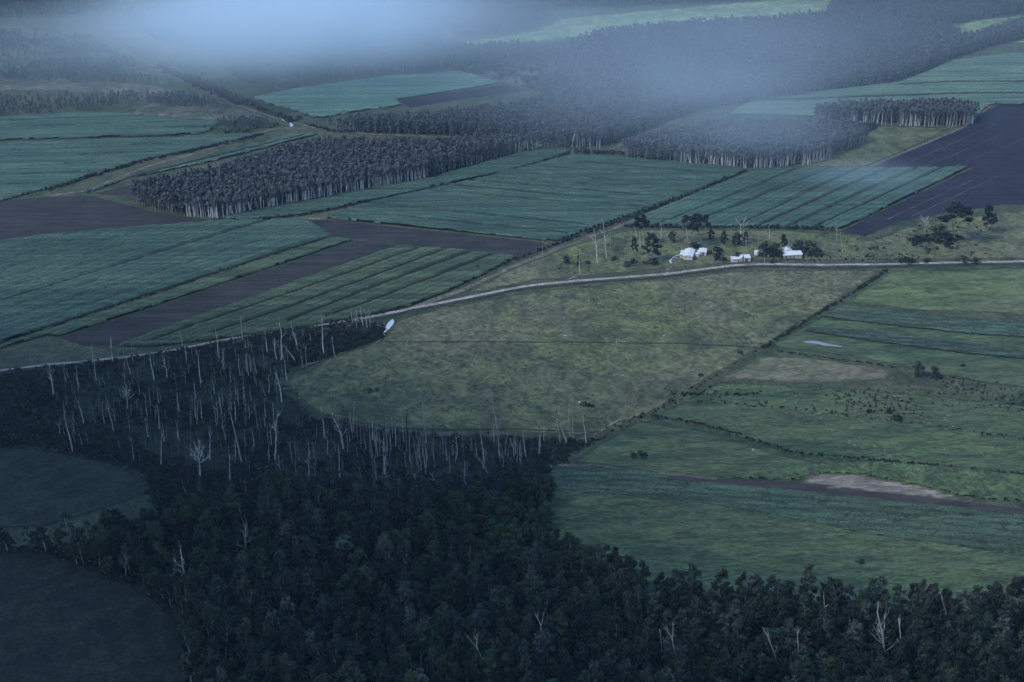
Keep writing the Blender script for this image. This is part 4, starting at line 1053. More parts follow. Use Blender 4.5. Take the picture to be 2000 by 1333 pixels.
NAMED = [
 ((105, 772), (95, 704), 'B', 'blurred bluish dead tree nearest the picture edge at the road'),
 ((155, 753), (144, 727), 'P', 'short pale dead stem leaning beside the blurred bluish one'),
 ((165, 829), (149, 772), 'F', 'forked dead tree low among the swamp trees near the picture edge'),
 ((142, 882), (123, 792), 'P', 'long leaning dead stem just above the upper dark meadow'),
 ((248, 800), (247, 748), 'W', 'dead tree with a wide mist-like crown of fine twigs'),
 ((261, 902), (255, 848), 'F', 'dead stem above the meadow corner'),
 ((222, 843), (215, 815), 'P', 'short faint dead stem between the fine-twigged crown and the meadow'),
 ((311, 838), (306, 788), 'P', 'slim dead stem right of the fine-twigged crown'),
 ((314, 912), (316, 846), 'P', 'tall dim dead stem at the swamp edge over the meadow corner'),
 ((350, 861), (344, 818), 'F', 'dead stem with one long level branch'),
 ((390, 934), (385, 852), 'W', 'large dead tree with a great spreading bare crown, the biggest in the swamp'),
 ((409, 899), (412, 836), 'F', 'forked dead tree touching the great spreading one'),
 ((450, 943), (448, 880), 'F', 'bright Y-topped dead tree past the great spreading one'),
 ((386, 832), (386, 774), 'F', 'wavy forked dead tree above the great spreading one'),
 ((422, 832), (419, 777), 'C', 'bent dead stem like an S in the mid swamp'),
 ((432, 811), (429, 778), 'P', 'short bright dead stub beside the S-bent stem'),
 ((472, 903), (446, 786), 'P', 'very long leaning dead stem crossing the mid swamp'),
 ((460, 823), (457, 782), 'P', 'straight pale stem beside the very long leaning one'),
 ((504, 840), (499, 806), 'F', 'dead stem with an angled arm towards its neighbour'),
 ((518, 833), (515, 810), 'P', 'short stem met by the angled arm'),
 ((536, 841), (532, 784), 'P', 'straight pale stem near the pasture corner'),
 ((539, 899), (545, 794), 'C', 'tall elbow-bent dead tree near the pasture corner'),
 ((572, 904), (564, 860), 'F', 'antler-shaped dead tree below the pasture corner'),
 ((549, 785), (538, 720), 'B', 'leaning dead tree right at the pasture corner'),
 ((561, 745), (556, 704), 'P', 'stout white stem standing on the pasture edge'),
 ((461, 771), (457, 730), 'F', 'forked stem in the upper swamp'),
 ((478, 779), (477, 754), 'F', 'little forked stem in the upper swamp'),
 ((518, 773), (509, 741), 'F', 'dead stem with twisted top behind the pasture corner'),
 ((301, 743), (292, 687), 'P', 'straight leaning stem rising across the road strip'),
 ((326, 742), (315, 688), 'B', 'double-stemmed dead tree below the road end of the striped cane'),
 ((260, 707), (256, 678), 'F', 'Y-shaped dead tree standing up against the ploughed strip'),
 ((255, 732), (246, 698), 'P', 'leaning stem below the Y-shaped tree by the road'),
 ((244, 740), (239, 706), 'F', 'faint forked stem below the road'),
 ((188, 743), (184, 700), 'P', 'faint stem below the yellowish grass by the road'),
 ((183, 713), (180, 668), 'P', 'faint stem standing against the yellowish grass'),
 ((220, 707), (216, 658), 'S', 'dark two-armed dead tree against the ploughed strip'),
 ((356, 677), (350, 645), 'P', 'dead stem against the tip of the striped cane'),
 ((364, 709), (360, 670), 'B', 'twisted dead tree just below the road'),
 ((393, 749), (385, 678), 'F', 'tall dead tree with a flat fork below the road'),
 ((428, 704), (420, 640), 'P', 'tall slim dead stem crossing the road line'),
 ((455, 674), (452, 648), 'C', 'hooked dead stem at the road edge'),
 ((474, 664), (470, 616), 'P', 'thin dead stem standing against the striped cane'),
 ((523, 691), (515, 636), 'F', 'dead tree in the clump by the broken road'),
 ((541, 702), (536, 653), 'B', 'bushy-topped dead tree in the clump by the broken road'),
 ((549, 703), (545, 626), 'C', 'tallest crooked dead tree of the clump by the broken road'),
 ((581, 678), (567, 630), 'B', 'grey leaning dead tree past the roadside clump'),
 ((577, 706), (549, 671), 'P', 'steeply tilted dead stem below the roadside clump'),
 ((470, 739), (465, 690), 'P', 'thin stem of the upper swamp, first of three in a row'),
 ((487, 738), (480, 684), 'F', 'pale stem of the upper swamp, second of three in a row'),
 ((502, 733), (494, 697), 'P', 'pale stem of the upper swamp, third of three in a row'),
 ((592, 719), (585, 680), 'F', 'left of two white stems standing close on the pasture rim'),
 ((599, 718), (596, 670), 'F', 'right of two white stems standing close on the pasture rim'),
 ((583, 691), (570, 650), 'C', 'leaning dead tree behind the two close white stems'),
 ((633, 693), (628, 612), 'F', 'tall white dead tree in the dark thicket above the pasture'),
 ((655, 699), (647, 653), 'F', 'Y-topped dead tree at the thicket edge by the pasture'),
 ((607, 669), (605, 650), 'P', 'short stem at the start of the thicket'),
 ((588, 823), (577, 751), 'D', 'black charred forked tree at the pasture corner'),
 ((634, 856), (626, 792), 'S', 'stout white stem with a black tip'),
 ((600, 852), (600, 800), 'D', 'charred short tree next to the black-tipped stem'),
 ((670, 877), (646, 802), 'B', 'leaning dead tree with a tangled middle'),
 ((657, 826), (653, 770), 'T', 'hair-thin dead stem against the pasture'),
 ((690, 849), (692, 782), 'S', 'black and white banded dead stem against the pasture'),
 ((688, 847), (683, 804), 'P', 'thin stem close beside the banded one'),
 ((795, 843), (797, 796), 'D', 'black charred pole on the pasture edge'),
 ((844, 850), (843, 826), 'D', 'short black charred stump on the pasture edge'),
 ((829, 843), (825, 788), 'S', 'slim streaked stem between the two black poles'),
 ((971, 839), (959, 760), 'P', 'tall lone white stem with a bent tip against the pasture'),
 ((890, 898), (888, 846), 'C', 'dead tree with a hooked arm below the pasture'),
 ((874, 900), (868, 855), 'F', 'forked dead tree below the pasture, nearer the thick stand'),
 ((945, 907), (939, 853), 'B', 'many-armed dead tree below the tall lone stem'),
 ((955, 928), (925, 878), 'F', 'leaning dead tree crossing the many-armed one'),
 ((911, 952), (908, 900), 'B', 'bright branching dead tree at the forest edge'),
 ((976, 893), (970, 836), 'F', 'dead tree with a ring-shaped fork under the tall lone stem'),
 ((940, 867), (936, 826), 'B', 'dead tree with a starry crown against the pasture'),
 ((1005, 894), (995, 850), 'C', 'crooked dead stem right of the ring-shaped fork'),
 ((1016, 904), (1017, 858), 'P', 'straight dead stem at the far end of the stand'),
 ((1027, 892), (1020, 836), 'F', 'bright dead stem at the far end of the stand'),
 ((1054, 887), (1052, 824), 'S', 'dark-footed stem beyond the stand'),
 ((1064, 864), (1065, 826), 'C', 'wavering stem beyond the stand'),
 ((1107, 869), (1085, 786), 'C', 'bent stem leaning over, first of the group by the boundary'),
 ((1094, 864), (1086, 806), 'P', 'slim stem in the group by the boundary'),
 ((1114, 858), (1112, 781), 'P', 'tallest stem of the group by the boundary'),
 ((1119, 854), (1117, 800), 'T', 'thinnest stem of the group by the boundary'),
 ((1145, 865), (1137, 803), 'F', 'white dead tree standing apart beside the fallen log'),
 ((856, 972), (838, 918), 'C', 'elbowed dead tree where the forest begins'),
 ((814, 961), (808, 918), 'F', 'narrow forked dead tree where the forest begins'),
 ((757, 967), (752, 876), 'B', 'tall dead tree with a wide right arm above the forest'),
 ((787, 963), (778, 928), 'F', 'short stout dead tree above the forest'),
 ((587, 975), (582, 916), 'F', 'Y-topped dead tree left of the tall wide-armed one'),
 ((605, 942), (604, 878), 'C', 'twisted dead tree in the lower swamp'),
 ((662, 937), (660, 866), 'P', 'dead stem in the open part of the lower swamp'),
 ((707, 952), (700, 908), 'F', 'forked stem at the foot of the thick stand'),
 ((660, 986), (656, 950), 'F', 'small forked stem in the first forest trees'),
 ((707, 990), (695, 950), 'F', 'V-topped dead tree in the first forest trees'),
 ((364, 1168), (350, 1056), 'B', 'white dead tree with side arms inside the forest near the lower meadow'),
 ((487, 1098), (480, 1008), 'B', 'bluish dead tree with a burst of branches inside the forest'),
 ((490, 1235), (487, 1158), 'F', 'thin Y-topped dead tree deep in the lower forest'),
 ((546, 1098), (540, 1048), 'F', 'small looped dead top inside the forest'),
 ((1068, 1318), (1052, 1186), 'F', 'forked pale stem rising from the bottom of the forest'),
 ((1292, 1312), (1288, 1226), 'P', 'straight short white stem left of its forked neighbour'),
 ((1333, 1335), (1304, 1210), 'F', 'forked white tree with a leafy tip in the bottom forest'),
 ((1530, 1345), (1494, 1220), 'F', 'leaning violet-white stem at the bottom of the forest'),
 ((1562, 1340), (1556, 1212), 'F', 'upright white stem with a side arm at the bottom of the forest'),
 ((1720, 1318), (1712, 1174), 'B', 'brightest two-stemmed dead tree at the bottom of the forest'),
 ((1769, 1318), (1754, 1200), 'C', 'slightly snaking white stem beside the brightest one'),
 ((1857, 1238), (1838, 1162), 'P', 'faint leaning stem in the forest near the picture edge'),
 ((965, 1350), (918, 1232), 'F', 'tilting bluish stem at the bottom of the middle forest'),
 ((1613, 1275), (1608, 1152), 'P', 'half-hidden white stem between pale crowns'),
 ((1060, 498), (1059, 469), 'F', 'small dead tree at the corner of the bare soil'),
 ((1167, 514), (1160, 446), 'B', 'tall dead gum with broken side arms, nearer the cane of the two'),
 ((1185, 504), (1177, 430), 'B', 'tallest dead gum with a candelabra top near the hedge corridor'),
 ((1133, 533), (1132, 480), 'F', 'forked dead gum standing nearest the road before the farm'),
 ((1193, 486), (1192, 452), 'T', 'thin dead stem behind the candelabra gum'),
 ((1222, 510), (1220, 482), 'F', 'stubby dead gum in the middle of the yard'),
 ((1227, 508), (1226, 490), 'P', 'small stub beside the stubby dead gum'),
 ((1244, 463), (1238, 440), 'F', 'small grey dead tree at the hedge behind the yard'),
 ((1251, 484), (1249, 452), 'P', 'dead stem behind the slim dark tree'),
 ((1292, 466), (1290, 433), 'P', 'dead stem against the cane by the biggest gum'),
 ((1447, 472), (1446, 418), 'W', 'many-armed pale dead tree before the slanting cane'),
 ((1494, 519), (1492, 493), 'F', 'small dead tree at the road by the tanks'),
 ((1459, 494), (1457, 462), 'P', 'dead stem behind the long white shed'),
 ((1482, 484), (1480, 456), 'P', 'faint dead stem behind the round tank'),
 ((1503, 466), (1501, 440), 'P', 'faint stem at the cane edge behind the tanks'),
 ((1634, 472), (1632, 430), 'B', 'pale dead tree with a round top at the corner of the slanting cane'),
 ((1646, 494), (1641, 452), 'F', 'pale forked dead tree in front of the round-topped one'),
 ((1848, 467), (1846, 444), 'F', 'pale dead tree in front of the dark thicket by the ploughed land'),
 ((1887, 467), (1886, 432), 'F', 'white dead tree past the dark thicket'),
 ((1807, 462), (1806, 414), 'W', 'wispy pale dead tree before the ploughed land'),
 ((1172, 297), (1169, 272), 'F', 'pale dead tree at the junction of the far woods'),
 ((690, 634), (683, 598), 'F', 'dead tree starting the cluster above the pale pond'),
 ((700, 636), (694, 600), 'B', 'branchy dead tree in the cluster above the pale pond'),
 ((709, 638), (703, 598), 'P', 'straight stem in the cluster above the pale pond'),
 ((717, 640), (711, 602), 'F', 'thick forked stem in the cluster above the pale pond'),
 ((723, 640), (719, 600), 'B', 'dead tree ending the cluster above the pale pond'),
 ((697, 642), (690, 612), 'P', 'short stem at the foot of the cluster above the pale pond'),
]
for b_, t_, k, lb in NAMED:
    dead(b_, t_, k, lb, fat=1.15)
# slim stems nothing tells apart, by stand
STANDS = [
 ([(700, 872), (735, 850), (790, 850), (850, 858), (862, 905), (850, 940), (780, 955), (735, 945), (705, 915)], 62, (30, 66), 'PFTPFTP', 'slender pale dead stem in the thick stand below the pasture', 'stems of the thick stand'),
 ([(600, 700+150), (690, 860), (700, 930), (690, 960), (600, 960), (560, 930)], 18, (24, 55), 'FPTCF', 'thin dead stem scattered between the charred trees and the forest', 'stems of the lower swamp'),
 ([(860, 860), (1050, 862), (1040, 910), (960, 925), (870, 925)], 18, (25, 48), 'PFTPC', 'thin dead stem under the pasture edge past the thick stand', 'stems past the thick stand'),
 ([(400, 690), (545, 668), (560, 720), (545, 760), (540, 800), (380, 800), (380, 720)], 30, (22, 52), 'FPTFBTC', 'thin dead stem packed in the upper swamp below the broken road', 'stems of the upper swamp'),
 ([(95, 730), (380, 705), (370, 800), (330, 880), (110, 860)], 20, (26, 58), 'FTFPB', 'dim thin dead stem in the shadowy end of the swamp', 'stems of the shadowy swamp end'),
 ([(370, 800), (560, 810), (590, 900), (560, 940), (400, 930)], 18, (26, 56), 'FTFCB', 'thin dead stem in the middle of the swamp', 'stems of the middle swamp'),
]
for k, (poly, n, (h0, h1), kinds, lb, grp) in enumerate(STANDS):
    P = np.array(poly, float); c = 0; r = np.random.default_rng(40+k)
    while c < n:
        q = r.uniform(P.min(0), P.max(0), (1, 2))
        if not inside(q, P)[0]: continue
        x, y = q[0]; h = r.uniform(h0, h1)*0.86; lean = (1000-x)*0.0095 * h/60 + r.normal()*0.06*h
        dead((x, y), (x-abs(lean) if x < 900 else x-lean, y-h), kinds[c % len(kinds)], lb, grp, fat=0.72)
        c += 1
print('dead', len([o for o in bpy.data.objects if o.name.startswith('dead_tree')]))

# the hundreds of thinner stems between them
def merged(nm, parts):
    V, Fc = [], []
    for _, me in parts:
        k = len(V); V += [v.co[:] for v in me.vertices]; Fc += [tuple(i+k for i in p.vertices) for p in me.polygons]
    return mesh(nm, V, Fc, M['grey_dead'])
M['grey_dead'] = bark_mat('grey_dead_wood', (0.08, 0.08, 0.08), (0.30, 0.295, 0.29))
stem_lib = library('dead_stem', [merged('dead_stem_%d' % j, DP[k][i]) for j, (k, i) in enumerate((('T', 0), ('F', 1), ('P', 0), ('B', 2), ('C', 0), ('F', 3), ('T', 2), ('B', 0)))])
Q = np.concatenate([fill([(95, 728), (250, 712), (400, 690), (545, 664), (640, 655), (640, 690), (560, 720), (545, 760), (560, 800), (620, 830), (560, 930), (300, 910), (95, 860)], 10.0, 91),
                    fill([(620, 830), (700, 850), (860, 856), (1060, 862), (1050, 900), (860, 940), (700, 960), (600, 950)], 8.0, 92),
                    fill([(560, 930), (860, 950), (860, 1010), (300, 1000), (290, 930)], 11.0, 93)])
pts, rot, scl = transforms(Q, r_, 0.28, 0.62, 0.07); scl[:, :2] = 0.6
scatter('dead_stems', 'hair-thin grey dead stems filling the swamp between the larger dead trees', 'dead stems', pts, rot, scl, r_.integers(0, 8, len(Q)), stem_lib)

# fallen logs, stumps, pale stones
def log(p, q, rad, label, name='fallen_log', cat='log', twigs=2):
    a, b = np.array([*G(*p), rad*0.8]), np.array([*G(*q), rad*0.8]); r = random.Random(int(p[0]))
    V, Fc = [], []
    mid = [(a*(1-t)+b*t)+np.array([r.uniform(-.3, .3), r.uniform(-.3, .3), 0]) for t in (0, .33, .66, 1)]
    tube(V, Fc, mid, [rad, rad*.85, rad*.65, rad*.4], 6)
    for _ in range(twigs):
        s = mid[r.choice([2, 3])]; d = (b-a)/np.linalg.norm(b-a)+np.array([r.uniform(-.9, .9), r.uniform(-.9, .9), r.uniform(0, .5)])
        tube(V, Fc, path(s, d, np.linalg.norm(b-a)*.3, 3, .25, r), [rad*.4, rad*.3, rad*.2, rad*.08], 4)
    tag(obj(name, mesh(name, V, Fc, M['dead'], smooth=True)), label, cat)
log((1213, 820), (1178, 840), 0.45, 'long white fallen trunk with branching end on the paddock boundary', twigs=4)
log((504, 917), (530, 912), 0.35, 'white fallen log lying in the mid swamp')
log((1344, 728), (1358, 723), 0.35, 'pale fallen log in the bright part of the pasture')
log((740, 860), (752, 866), 0.2, 'short white log at the foot of the thick stand')
log((1812, 430), (1744, 430), 0.01, 'x') if False else None
log((1735, 429), (1744, 425), 0.25, 'white log lying on the ploughed land')
log((601, 712), (618, 708), 0.3, 'pale log beside the two close white stems')
log((834, 590), (840, 587), 0.4, 'short white log between corridor and road')
log((1625, 492), (1633, 491), 0.25, 'small pale log in the yard past the half-hidden house')
def stone(p, s, label, name='pale_stone', cat='stone', m='dead'):
    r = random.Random(int(p[0]*3)); V = []; k = 7
    for j, (zz, rr) in enumerate(((0, 1), (0.5, 0.9), (0.85, 0.5))):
        for i in range(k):
            a = 2*math.pi*i/k; q = rr*r.uniform(.8, 1.15); V.append((math.cos(a)*q, math.sin(a)*q*.7, zz*r.uniform(.85, 1.1)))
    Fc = [(j*k+i, j*k+(i+1) % k, (j+1)*k+(i+1) % k, (j+1)*k+i) for j in range(2) for i in range(k)] + [tuple(2*k+i for i in range(k))]
    tag(obj(name, mesh(name, V, Fc, M[m]), None, (*G(*p), -0.05), (0, 0, r.uniform(0, 3)), (s, s, s*0.8)), label, cat)
stone((1104, 656), 0.8, 'small white stone in the pasture above the thin drain')
stone((1204, 669.5), 0.8, 'small white stone right on the thin drain')
stone((1216, 734), 1.0, 'white stone in the lower pasture')
stone((1297, 657), 0.9, 'bluish stone in a dark patch of pasture')
stone((1132, 786), 0.9, 'pale stump beside the dark pasture bush', 'stump', 'stump')
stone((1304, 505+28), 0.9, 'white stone at the yard entrance by the road')
stone((1262, 890), 1.2, 'reddish earth mound beside the darkest paddock bush', 'earth_mound', 'mound', 'burnt')
stone((1471, 879), 0.9, 'pale stone in the near paddock')

# ------------------------------------------------------------------ farm buildings
M['roofing'] = plain_mat('white_painted_iron', (0.60, 0.62, 0.64), 0.45, 0.5, 0.0, 0.06, 0.5)
M['wall'] = plain_mat('cream_boards', (0.55, 0.50, 0.47), 0.7)
M['tank'] = plain_mat('galvanised_iron', (0.66, 0.68, 0.70), 0.4, 0.5, 0.1, 0.1)
M['glass'] = plain_mat('window_glass', (0.03, 0.035, 0.04), 0.1, 0.6)
M['timber'] = plain_mat('dark_timber', (0.10, 0.09, 0.08), 0.8)
M['concrete'] = plain_mat('concrete', (0.55, 0.56, 0.56), 0.8)

def boxm(name, x0, x1, y0, y1, z0, z1, m, bevel=0):
    V = [(x0, y0, z0), (x1, y0, z0), (x1, y1, z0), (x0, y1, z0), (x0, y0, z1), (x1, y0, z1), (x1, y1, z1), (x0, y1, z1)]
    return mesh(name, V, [(0, 3, 2, 1), (4, 5, 6, 7), (0, 1, 5, 4), (1, 2, 6, 5), (2, 3, 7, 6), (3, 0, 4, 7)], m)

def roof_mesh(x0, x1, y0, y1, ze, zr, over=0.5, axis='y', corr=0.55):
    """low gable roof in corrugated sheets: ridge along axis"""
    x0 -= over; x1 += over; y0 -= over; y1 += over
    V, Fc = [], []
    if axis == 'y':
        L0, L1, a0, a1 = y0, y1, x0, x1
    else:
        L0, L1, a0, a1 = x0, x1, y0, y1
    n = int((L1-L0)/corr*2)
    for i in range(n+1):
        t = L0+(L1-L0)*i/n; dz = 0.04*(i % 2); am = (a0+a1)/2
        for (aa, zz) in ((a0, ze), (am, zr), (a1, ze), (a0, ze-0.12), (am, zr-0.12), (a1, ze-0.12)):
            V.append((aa, t, zz+dz) if axis == 'y' else (t, aa, zz+dz))
    for i in range(n):
        q = i*6
        for s in (0, 1):
            Fc.append((q+s, q+s+1, q+s+7, q+s+6)); Fc.append((q+s+3, q+s+9, q+s+10, q+s+4))
        Fc.append((q, q+6, q+9, q+3)); Fc.append((q+2, q+5, q+11, q+8))
    for q in (0, n*6):
        Fc.append((q, q+3, q+4, q+1)); Fc.append((q+1, q+4, q+5, q+2))
    return mesh('roof', V, Fc, M['roofing'])

def gable_walls(x0, x1, y0, y1, z0, z1, zr, axis='y'):
    V = [(x0, y0, z0), (x1, y0, z0), (x1, y1, z0), (x0, y1, z0), (x0, y0, z1), (x1, y0, z1), (x1, y1, z1), (x0, y1, z1)]
    Fc = [(0, 1, 5, 4), (1, 2, 6, 5), (2, 3, 7, 6), (3, 0, 4, 7)]
    if axis == 'y':
        V += [((x0+x1)/2, y0, zr), ((x0+x1)/2, y1, zr)]; Fc += [(4, 5, 8), (6, 7, 9)]
    else:
        V += [(x0, (y0+y1)/2, zr), (x1, (y0+y1)/2, zr)]; Fc += [(7, 4, 8), (5, 6, 9)]
    return mesh('wall', V, Fc, M['wall'])

def window(parent, x, y, z, w, h, rz):
    """window standing 6 cm proud of the wall at (x, y); rz turns it to face out"""
    f = obj('window', boxm('window', -w/2, w/2, -0.06, 0.02, -h/2, h/2, M['wall']), parent, (x, y, z), (0, 0, rz))
    obj('pane', boxm('pane', -w/2+.12, w/2-.12, -0.075, -0.058, -h/2+.12, h/2-.12, M['glass']), f)
    return f

# main house
hx, hy = G(1343, 509.5)
house = empty('farmhouse', (hx, hy, 0), (0, 0, R(-14)))
tag(house, 'white-roofed farmhouse with cream walls and a long iron roof, largest building of the farm', 'house')
obj('wall', gable_walls(-3.2, 3.2, 0, 14.5, 0.55, 3.3, 4.3), house)
obj('roof', roof_mesh(-3.2, 3.2, 0, 14.5, 3.33, 4.35), house)
for sx in (-2.6, 0, 2.6):
    for sy in (0.6, 5, 9.5, 13.8):
        obj('stump', boxm('stump', sx-.15, sx+.15, sy-.15, sy+.15, -0.1, 0.56, M['timber']), house)
obj('verandah_wall', boxm('verandah_wall', -6.0, -3.25, 3.2, 12.0, 0.5, 2.9, M['wall']), house)
V = [(-6.3, 2.8, 2.92), (-3.2, 2.8, 3.30), (-3.2, 12.4, 3.30), (-6.3, 12.4, 2.92)]
obj('verandah_roof', mesh('verandah_roof', V+[(x, y, z-0.1) for x, y, z in V], [(0, 1, 2, 3), (7, 6, 5, 4), (0, 4, 5, 1), (1, 5, 6, 2), (2, 6, 7, 3), (3, 7, 4, 0)], M['roofing']), house)
window(house, -1.5, 0, 2.1, 1.3, 1.0, 0); window(house, 1.5, 0, 2.1, 1.3, 1.0, 0)
for yy in (2.5, 6.5, 10.5): window(house, 3.2, yy, 2.1, 1.4, 1.1, R(90))
window(house, -4.6, 3.2, 1.9, 1.2, 0.9, 0)
dr = obj('door', boxm('door', -0.45, 0.45, -0.05, 0.02, 0, 2.0, M['timber']), house, (3.2, 4.5, 0.56), (0, 0, R(90)))
obj('handle', boxm('handle', 0.28, 0.36, -0.10, -0.045, 0.95, 1.05, M['tank']), dr)
# back shed
bx, by = G(1372, 499.5)
sh = empty('shed', (bx, by, 0), (0, 0, R(-10)))
tag(sh, 'small white shed standing just behind the farmhouse tanks', 'shed')
obj('wall', gable_walls(-2.6, 2.6, 0, 8, -0.05, 2.5, 2.9), sh); obj('roof', roof_mesh(-2.6, 2.6, 0, 8, 2.53, 2.95, 0.3), sh)
obj('door', boxm('door', -0.9, 0.9, -0.05, 0.02, 0, 2.1, M['timber']), sh, (0.4, 0, 0))

def tank(p, rad, h, label, stand=0.0):
    x, y = G(*p); t = empty('water_tank', (x, y, 0)); tag(t, label, 'water tank')
    V, Fc = [], []; k = 20; rows = 14
    for j in range(rows+1):
        rr = rad*(1.0 + 0.012*(j % 2))
        for i in range(k):
            a = 2*math.pi*i/k; V.append((math.cos(a)*rr, math.sin(a)*rr, stand+h*j/rows))
    for j in range(rows):
        for i in range(k): Fc.append((j*k+i, j*k+(i+1) % k, (j+1)*k+(i+1) % k, (j+1)*k+i))
    obj('drum', mesh('drum', V, Fc, M['tank'], smooth=False), t)
    V = [(math.cos(2*math.pi*i/k)*rad*1.05, math.sin(2*math.pi*i/k)*rad*1.05, stand+h+0.02) for i in range(k)] + [(0, 0, stand+h+rad*0.3)]
    obj('lid', mesh('lid', V, [(i, (i+1) % k, k) for i in range(k)]+[tuple(reversed(range(k)))], M['roofing']), t)
    obj('hatch', boxm('hatch', rad*.3, rad*.3+.5, -.25, .25, stand+h+rad*.14, stand+h+rad*.3, M['tank']), t)
    if stand:
        for sx in (-1, 1):
            for sy in (-1, 1):
                obj('leg', boxm('leg', sx*rad*.6-.1, sx*rad*.6+.1, sy*rad*.6-.1, sy*rad*.6+.1, -0.1, stand-0.02, M['timber']), t)
tank((1361, 500.5), 2.2, 2.2, 'larger round tank touching the side of the farmhouse')
tank((1366, 496), 1.7, 2.4, 'smaller round tank between farmhouse and back shed')
tank((1477, 501), 1.6, 3.0, 'round white tank on legs past the long shed', 1.2)
tank((1501, 502), 0.9, 1.6, 'smallest tank, alone beside the half-hidden house')

# long shed by the road
bx, by = G(1448, 513)
ls = empty('shed', (bx, by, 0), (0, 0, R(3)))
tag(ls, 'long low white shed near the road with a tree across its middle', 'shed')
obj('wall', gable_walls(-6.6, -1.2, 0.6, 6, -0.05, 2.5, 3.0, 'x'), ls)
obj('roof', roof_mesh(-6.6, -1.2, 0.6, 6, 2.53, 3.05, 0.3, 'x'), ls)
obj('wing_wall', gable_walls(-0.8, 6.8, 1.4, 8, -0.05, 2.9, 3.5, 'x'), ls)
obj('wing_roof', roof_mesh(-0.8, 6.8, 1.4, 8, 2.93, 3.55, 0.3, 'x'), ls)
obj('door', boxm('door', -1.2, 1.2, -0.05, 0.02, 0, 2.3, M['timber']), ls, (4, 1.4, 0))
window(ls, -4, 0.6, 1.5, 1.2, 0.8, 0)
obj('door', boxm('door', -0.45, 0.45, -0.05, 0.02, 0, 2.0, M['timber']), ls, (-2.2, 0.6, 0))

# half-hidden house
bx, by = G(1547, 505)
h2 = empty('farmhouse', (bx, by, 0), (0, 0, R(6)))
tag(h2, 'white house half hidden by dark rounded trees near the road', 'house')
obj('wall', gable_walls(-6.5, 7, 0, 8, -0.05, 2.7, 4.0, 'x'), h2)
obj('roof', roof_mesh(-6.5, 7, 0, 8, 2.73, 4.05, 0.6, 'x'), h2)
obj('wing_wall', gable_walls(-2.5, 2.5, 8.3, 15, -0.05, 2.7, 3.7, 'y'), h2)
obj('wing_roof', roof_mesh(-2.5, 2.5, 9.0, 15, 2.73, 3.75, 0.4, 'y'), h2)
for xx in (-4.5, -1.5, 4.5): window(h2, xx, 0, 1.6, 1.4, 1.0, 0)
obj('door', boxm('door', -0.45, 0.45, -0.05, 0.02, 0, 2.0, M['timber']), h2, (1.5, 0, 0))

band('footpath', [(1330, 498.5), (1321, 498.5), (1314, 504), (1307, 511), (1312, 515)], 1.1, M['concrete'], 0.14, amp=0.05, jitw=0.05, step=2.0)
band('footpath', [(1315, 504), (1322, 503.5)], 0.9, M['concrete'], 0.145, amp=0.05, step=2.0)

# ------------------------------------------------------------------ haze and low mist
def volume_box(name, lo, hi, dens, col, aniso=0.0):
    m = bpy.data.materials.new(name); m.use_nodes = True; n, l = m.node_tree.nodes, m.node_tree.links
    n.remove(n['Principled BSDF'])
    pv = n.new('ShaderNodeVolumePrincipled'); l.new(pv.outputs[0], n['Material Output'].inputs['Volume'])
    pv.inputs['Density'].default_value = dens; pv.inputs['Color'].default_value = (*col, 1); pv.inputs['Anisotropy'].default_value = aniso
    o = obj(name, boxm(name, lo[0], hi[0], lo[1], hi[1], lo[2], hi[2], m)); o['kind'] = 'stuff'
    return o, m, n, l, pv
hz, *_ = volume_box('haze', (-9500, -2500, -1.5), (9500, 14900, 380), 0.000045, (0.42, 0.68, 1.0))
tag(hz, 'thin blue haze over the whole landscape', 'haze')

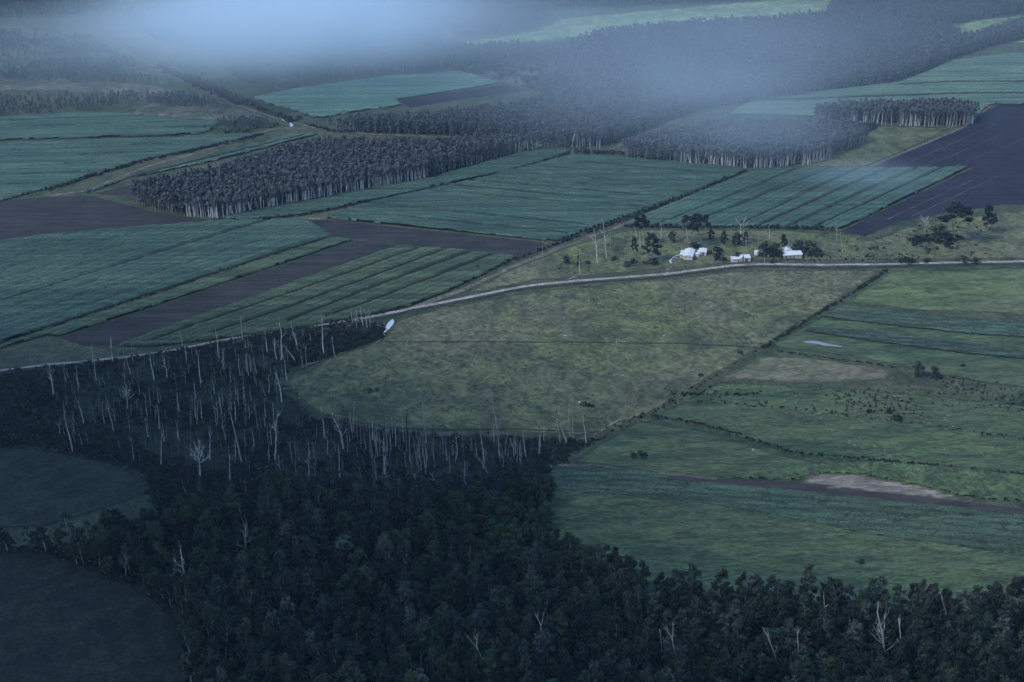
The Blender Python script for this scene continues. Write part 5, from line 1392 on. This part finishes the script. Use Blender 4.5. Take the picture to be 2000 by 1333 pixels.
def mist(p, rx, ry, z, rz, dens, label, turn=0.0, sc=0.006, eat=0.9):
    """a bank of low mist: a closed rounded body over the ground; its vapour thins to nothing at the rim"""
    cx, cyy = G(*p)
    V, Fc = [], []; k = 24; rows = 10
    for j in range(1, rows):
        t = math.pi*j/rows
        for i in range(k):
            a = 2*math.pi*i/k; V.append((math.sin(t)*math.cos(a)*rx, math.sin(t)*math.sin(a)*ry, math.cos(t)*rz))
    V += [(0, 0, rz), (0, 0, -rz)]; T, B = len(V)-2, len(V)-1
    for j in range(rows-2):
        for i in range(k): Fc.append((j*k+i, (j+1)*k+i, (j+1)*k+(i+1) % k, j*k+(i+1) % k))
    for i in range(k):
        Fc.append((T, i, (i+1) % k)); Fc.append((B, (rows-2)*k+(i+1) % k, (rows-2)*k+i))
    m = bpy.data.materials.new('low_mist'); m.use_nodes = True; n, l = m.node_tree.nodes, m.node_tree.links
    n.remove(n['Principled BSDF'])
    pv = n.new('ShaderNodeVolumePrincipled'); l.new(pv.outputs[0], n['Material Output'].inputs['Volume'])
    pv.inputs['Color'].default_value = (0.72, 0.88, 1.0, 1)
    tc = n.new('ShaderNodeTexCoord'); g = n.new('ShaderNodeNewGeometry')
    mp = n.new('ShaderNodeMapping'); l.new(tc.outputs['Object'], mp.inputs[0]); mp.inputs['Scale'].default_value = (1/rx, 1/ry, 1/rz)
    ln = n.new('ShaderNodeVectorMath'); ln.operation = 'LENGTH'; l.new(mp.outputs[0], ln.inputs[0])
    mr = n.new('ShaderNodeMapRange'); l.new(ln.outputs['Value'], mr.inputs[0]); mr.interpolation_type = 'SMOOTHERSTEP'
    mr.inputs[1].default_value = 0.97; mr.inputs[2].default_value = 0.0; mr.inputs[3].default_value = 0.0; mr.inputs[4].default_value = 1.0
    nm = n.new('ShaderNodeMapping'); l.new(g.outputs['Position'], nm.inputs[0]); nm.inputs['Rotation'].default_value = (0, 0, 0.5); nm.inputs['Scale'].default_value = (1.0, 0.5, 1.6)
    ns = noise(n, l, nm.outputs[0], sc, 4, 0.6, 0.5)
    ma = n.new('ShaderNodeMath'); ma.operation = 'MULTIPLY_ADD'; l.new(ns, ma.inputs[0]); ma.inputs[1].default_value = -eat; ma.inputs[2].default_value = eat*0.36
    ad = n.new('ShaderNodeMath'); ad.operation = 'ADD'; l.new(mr.outputs[0], ad.inputs[0]); l.new(ma.outputs[0], ad.inputs[1])
    mx = n.new('ShaderNodeMath'); mx.operation = 'MAXIMUM'; l.new(ad.outputs[0], mx.inputs[0]); mx.inputs[1].default_value = 0.0
    mu = n.new('ShaderNodeMath'); mu.operation = 'MULTIPLY'; l.new(mx.outputs[0], mu.inputs[0]); l.new(mr.outputs[0], mu.inputs[1])
    m2 = n.new('ShaderNodeMath'); m2.operation = 'MULTIPLY'; l.new(mu.outputs[0], m2.inputs[0]); m2.inputs[1].default_value = dens
    l.new(m2.outputs[0], pv.inputs['Density'])
    o = obj('mist_bank', mesh('mist_bank', V, Fc, m), None, (cx, cyy, z), (0, 0, turn)); tag(o, label, 'mist', None, 'stuff')
    return o
mist((570, 165), 390, 380, 74, 66, 0.0155, 'densest bank of white mist over the far woods', 0, 0.006, 0.8)
mist((600, 170), 720, 420, 60, 50, 0.0036, 'thin skirt of mist round the densest bank', 0.1, 0.008, 0.8)
mist((1370, 235), 360, 560, 52, 46, 0.0021, 'broad bank of blue-white mist drifting across the woods', -0.35, 0.010, 0.8)
mist((1180, 255), 330, 300, 42, 36, 0.0019, 'blue mist over the middle woods below the far clearing', 0.3, 0.012, 0.8)
mist((1440, 270), 210, 300, 42, 36, 0.0022, 'upright streak of mist over the pale field tip', -0.2, 0.012, 0.8)
mist((1480, 325), 190, 130, 30, 27, 0.0036, 'mist hanging in front of the pale trunks behind the slanting field', 0, 0.014, 0.6)
mist((1690, 392), 110, 75, 22, 18, 0.0060, 'small wisp of mist over the slanting cane field', 0, 0.014, 0.5)
mist((1000, 140), 1500, 640, 50, 46, 0.0019, 'faint ground mist lying over all the distant woods', 0, 0.004, 0.4)
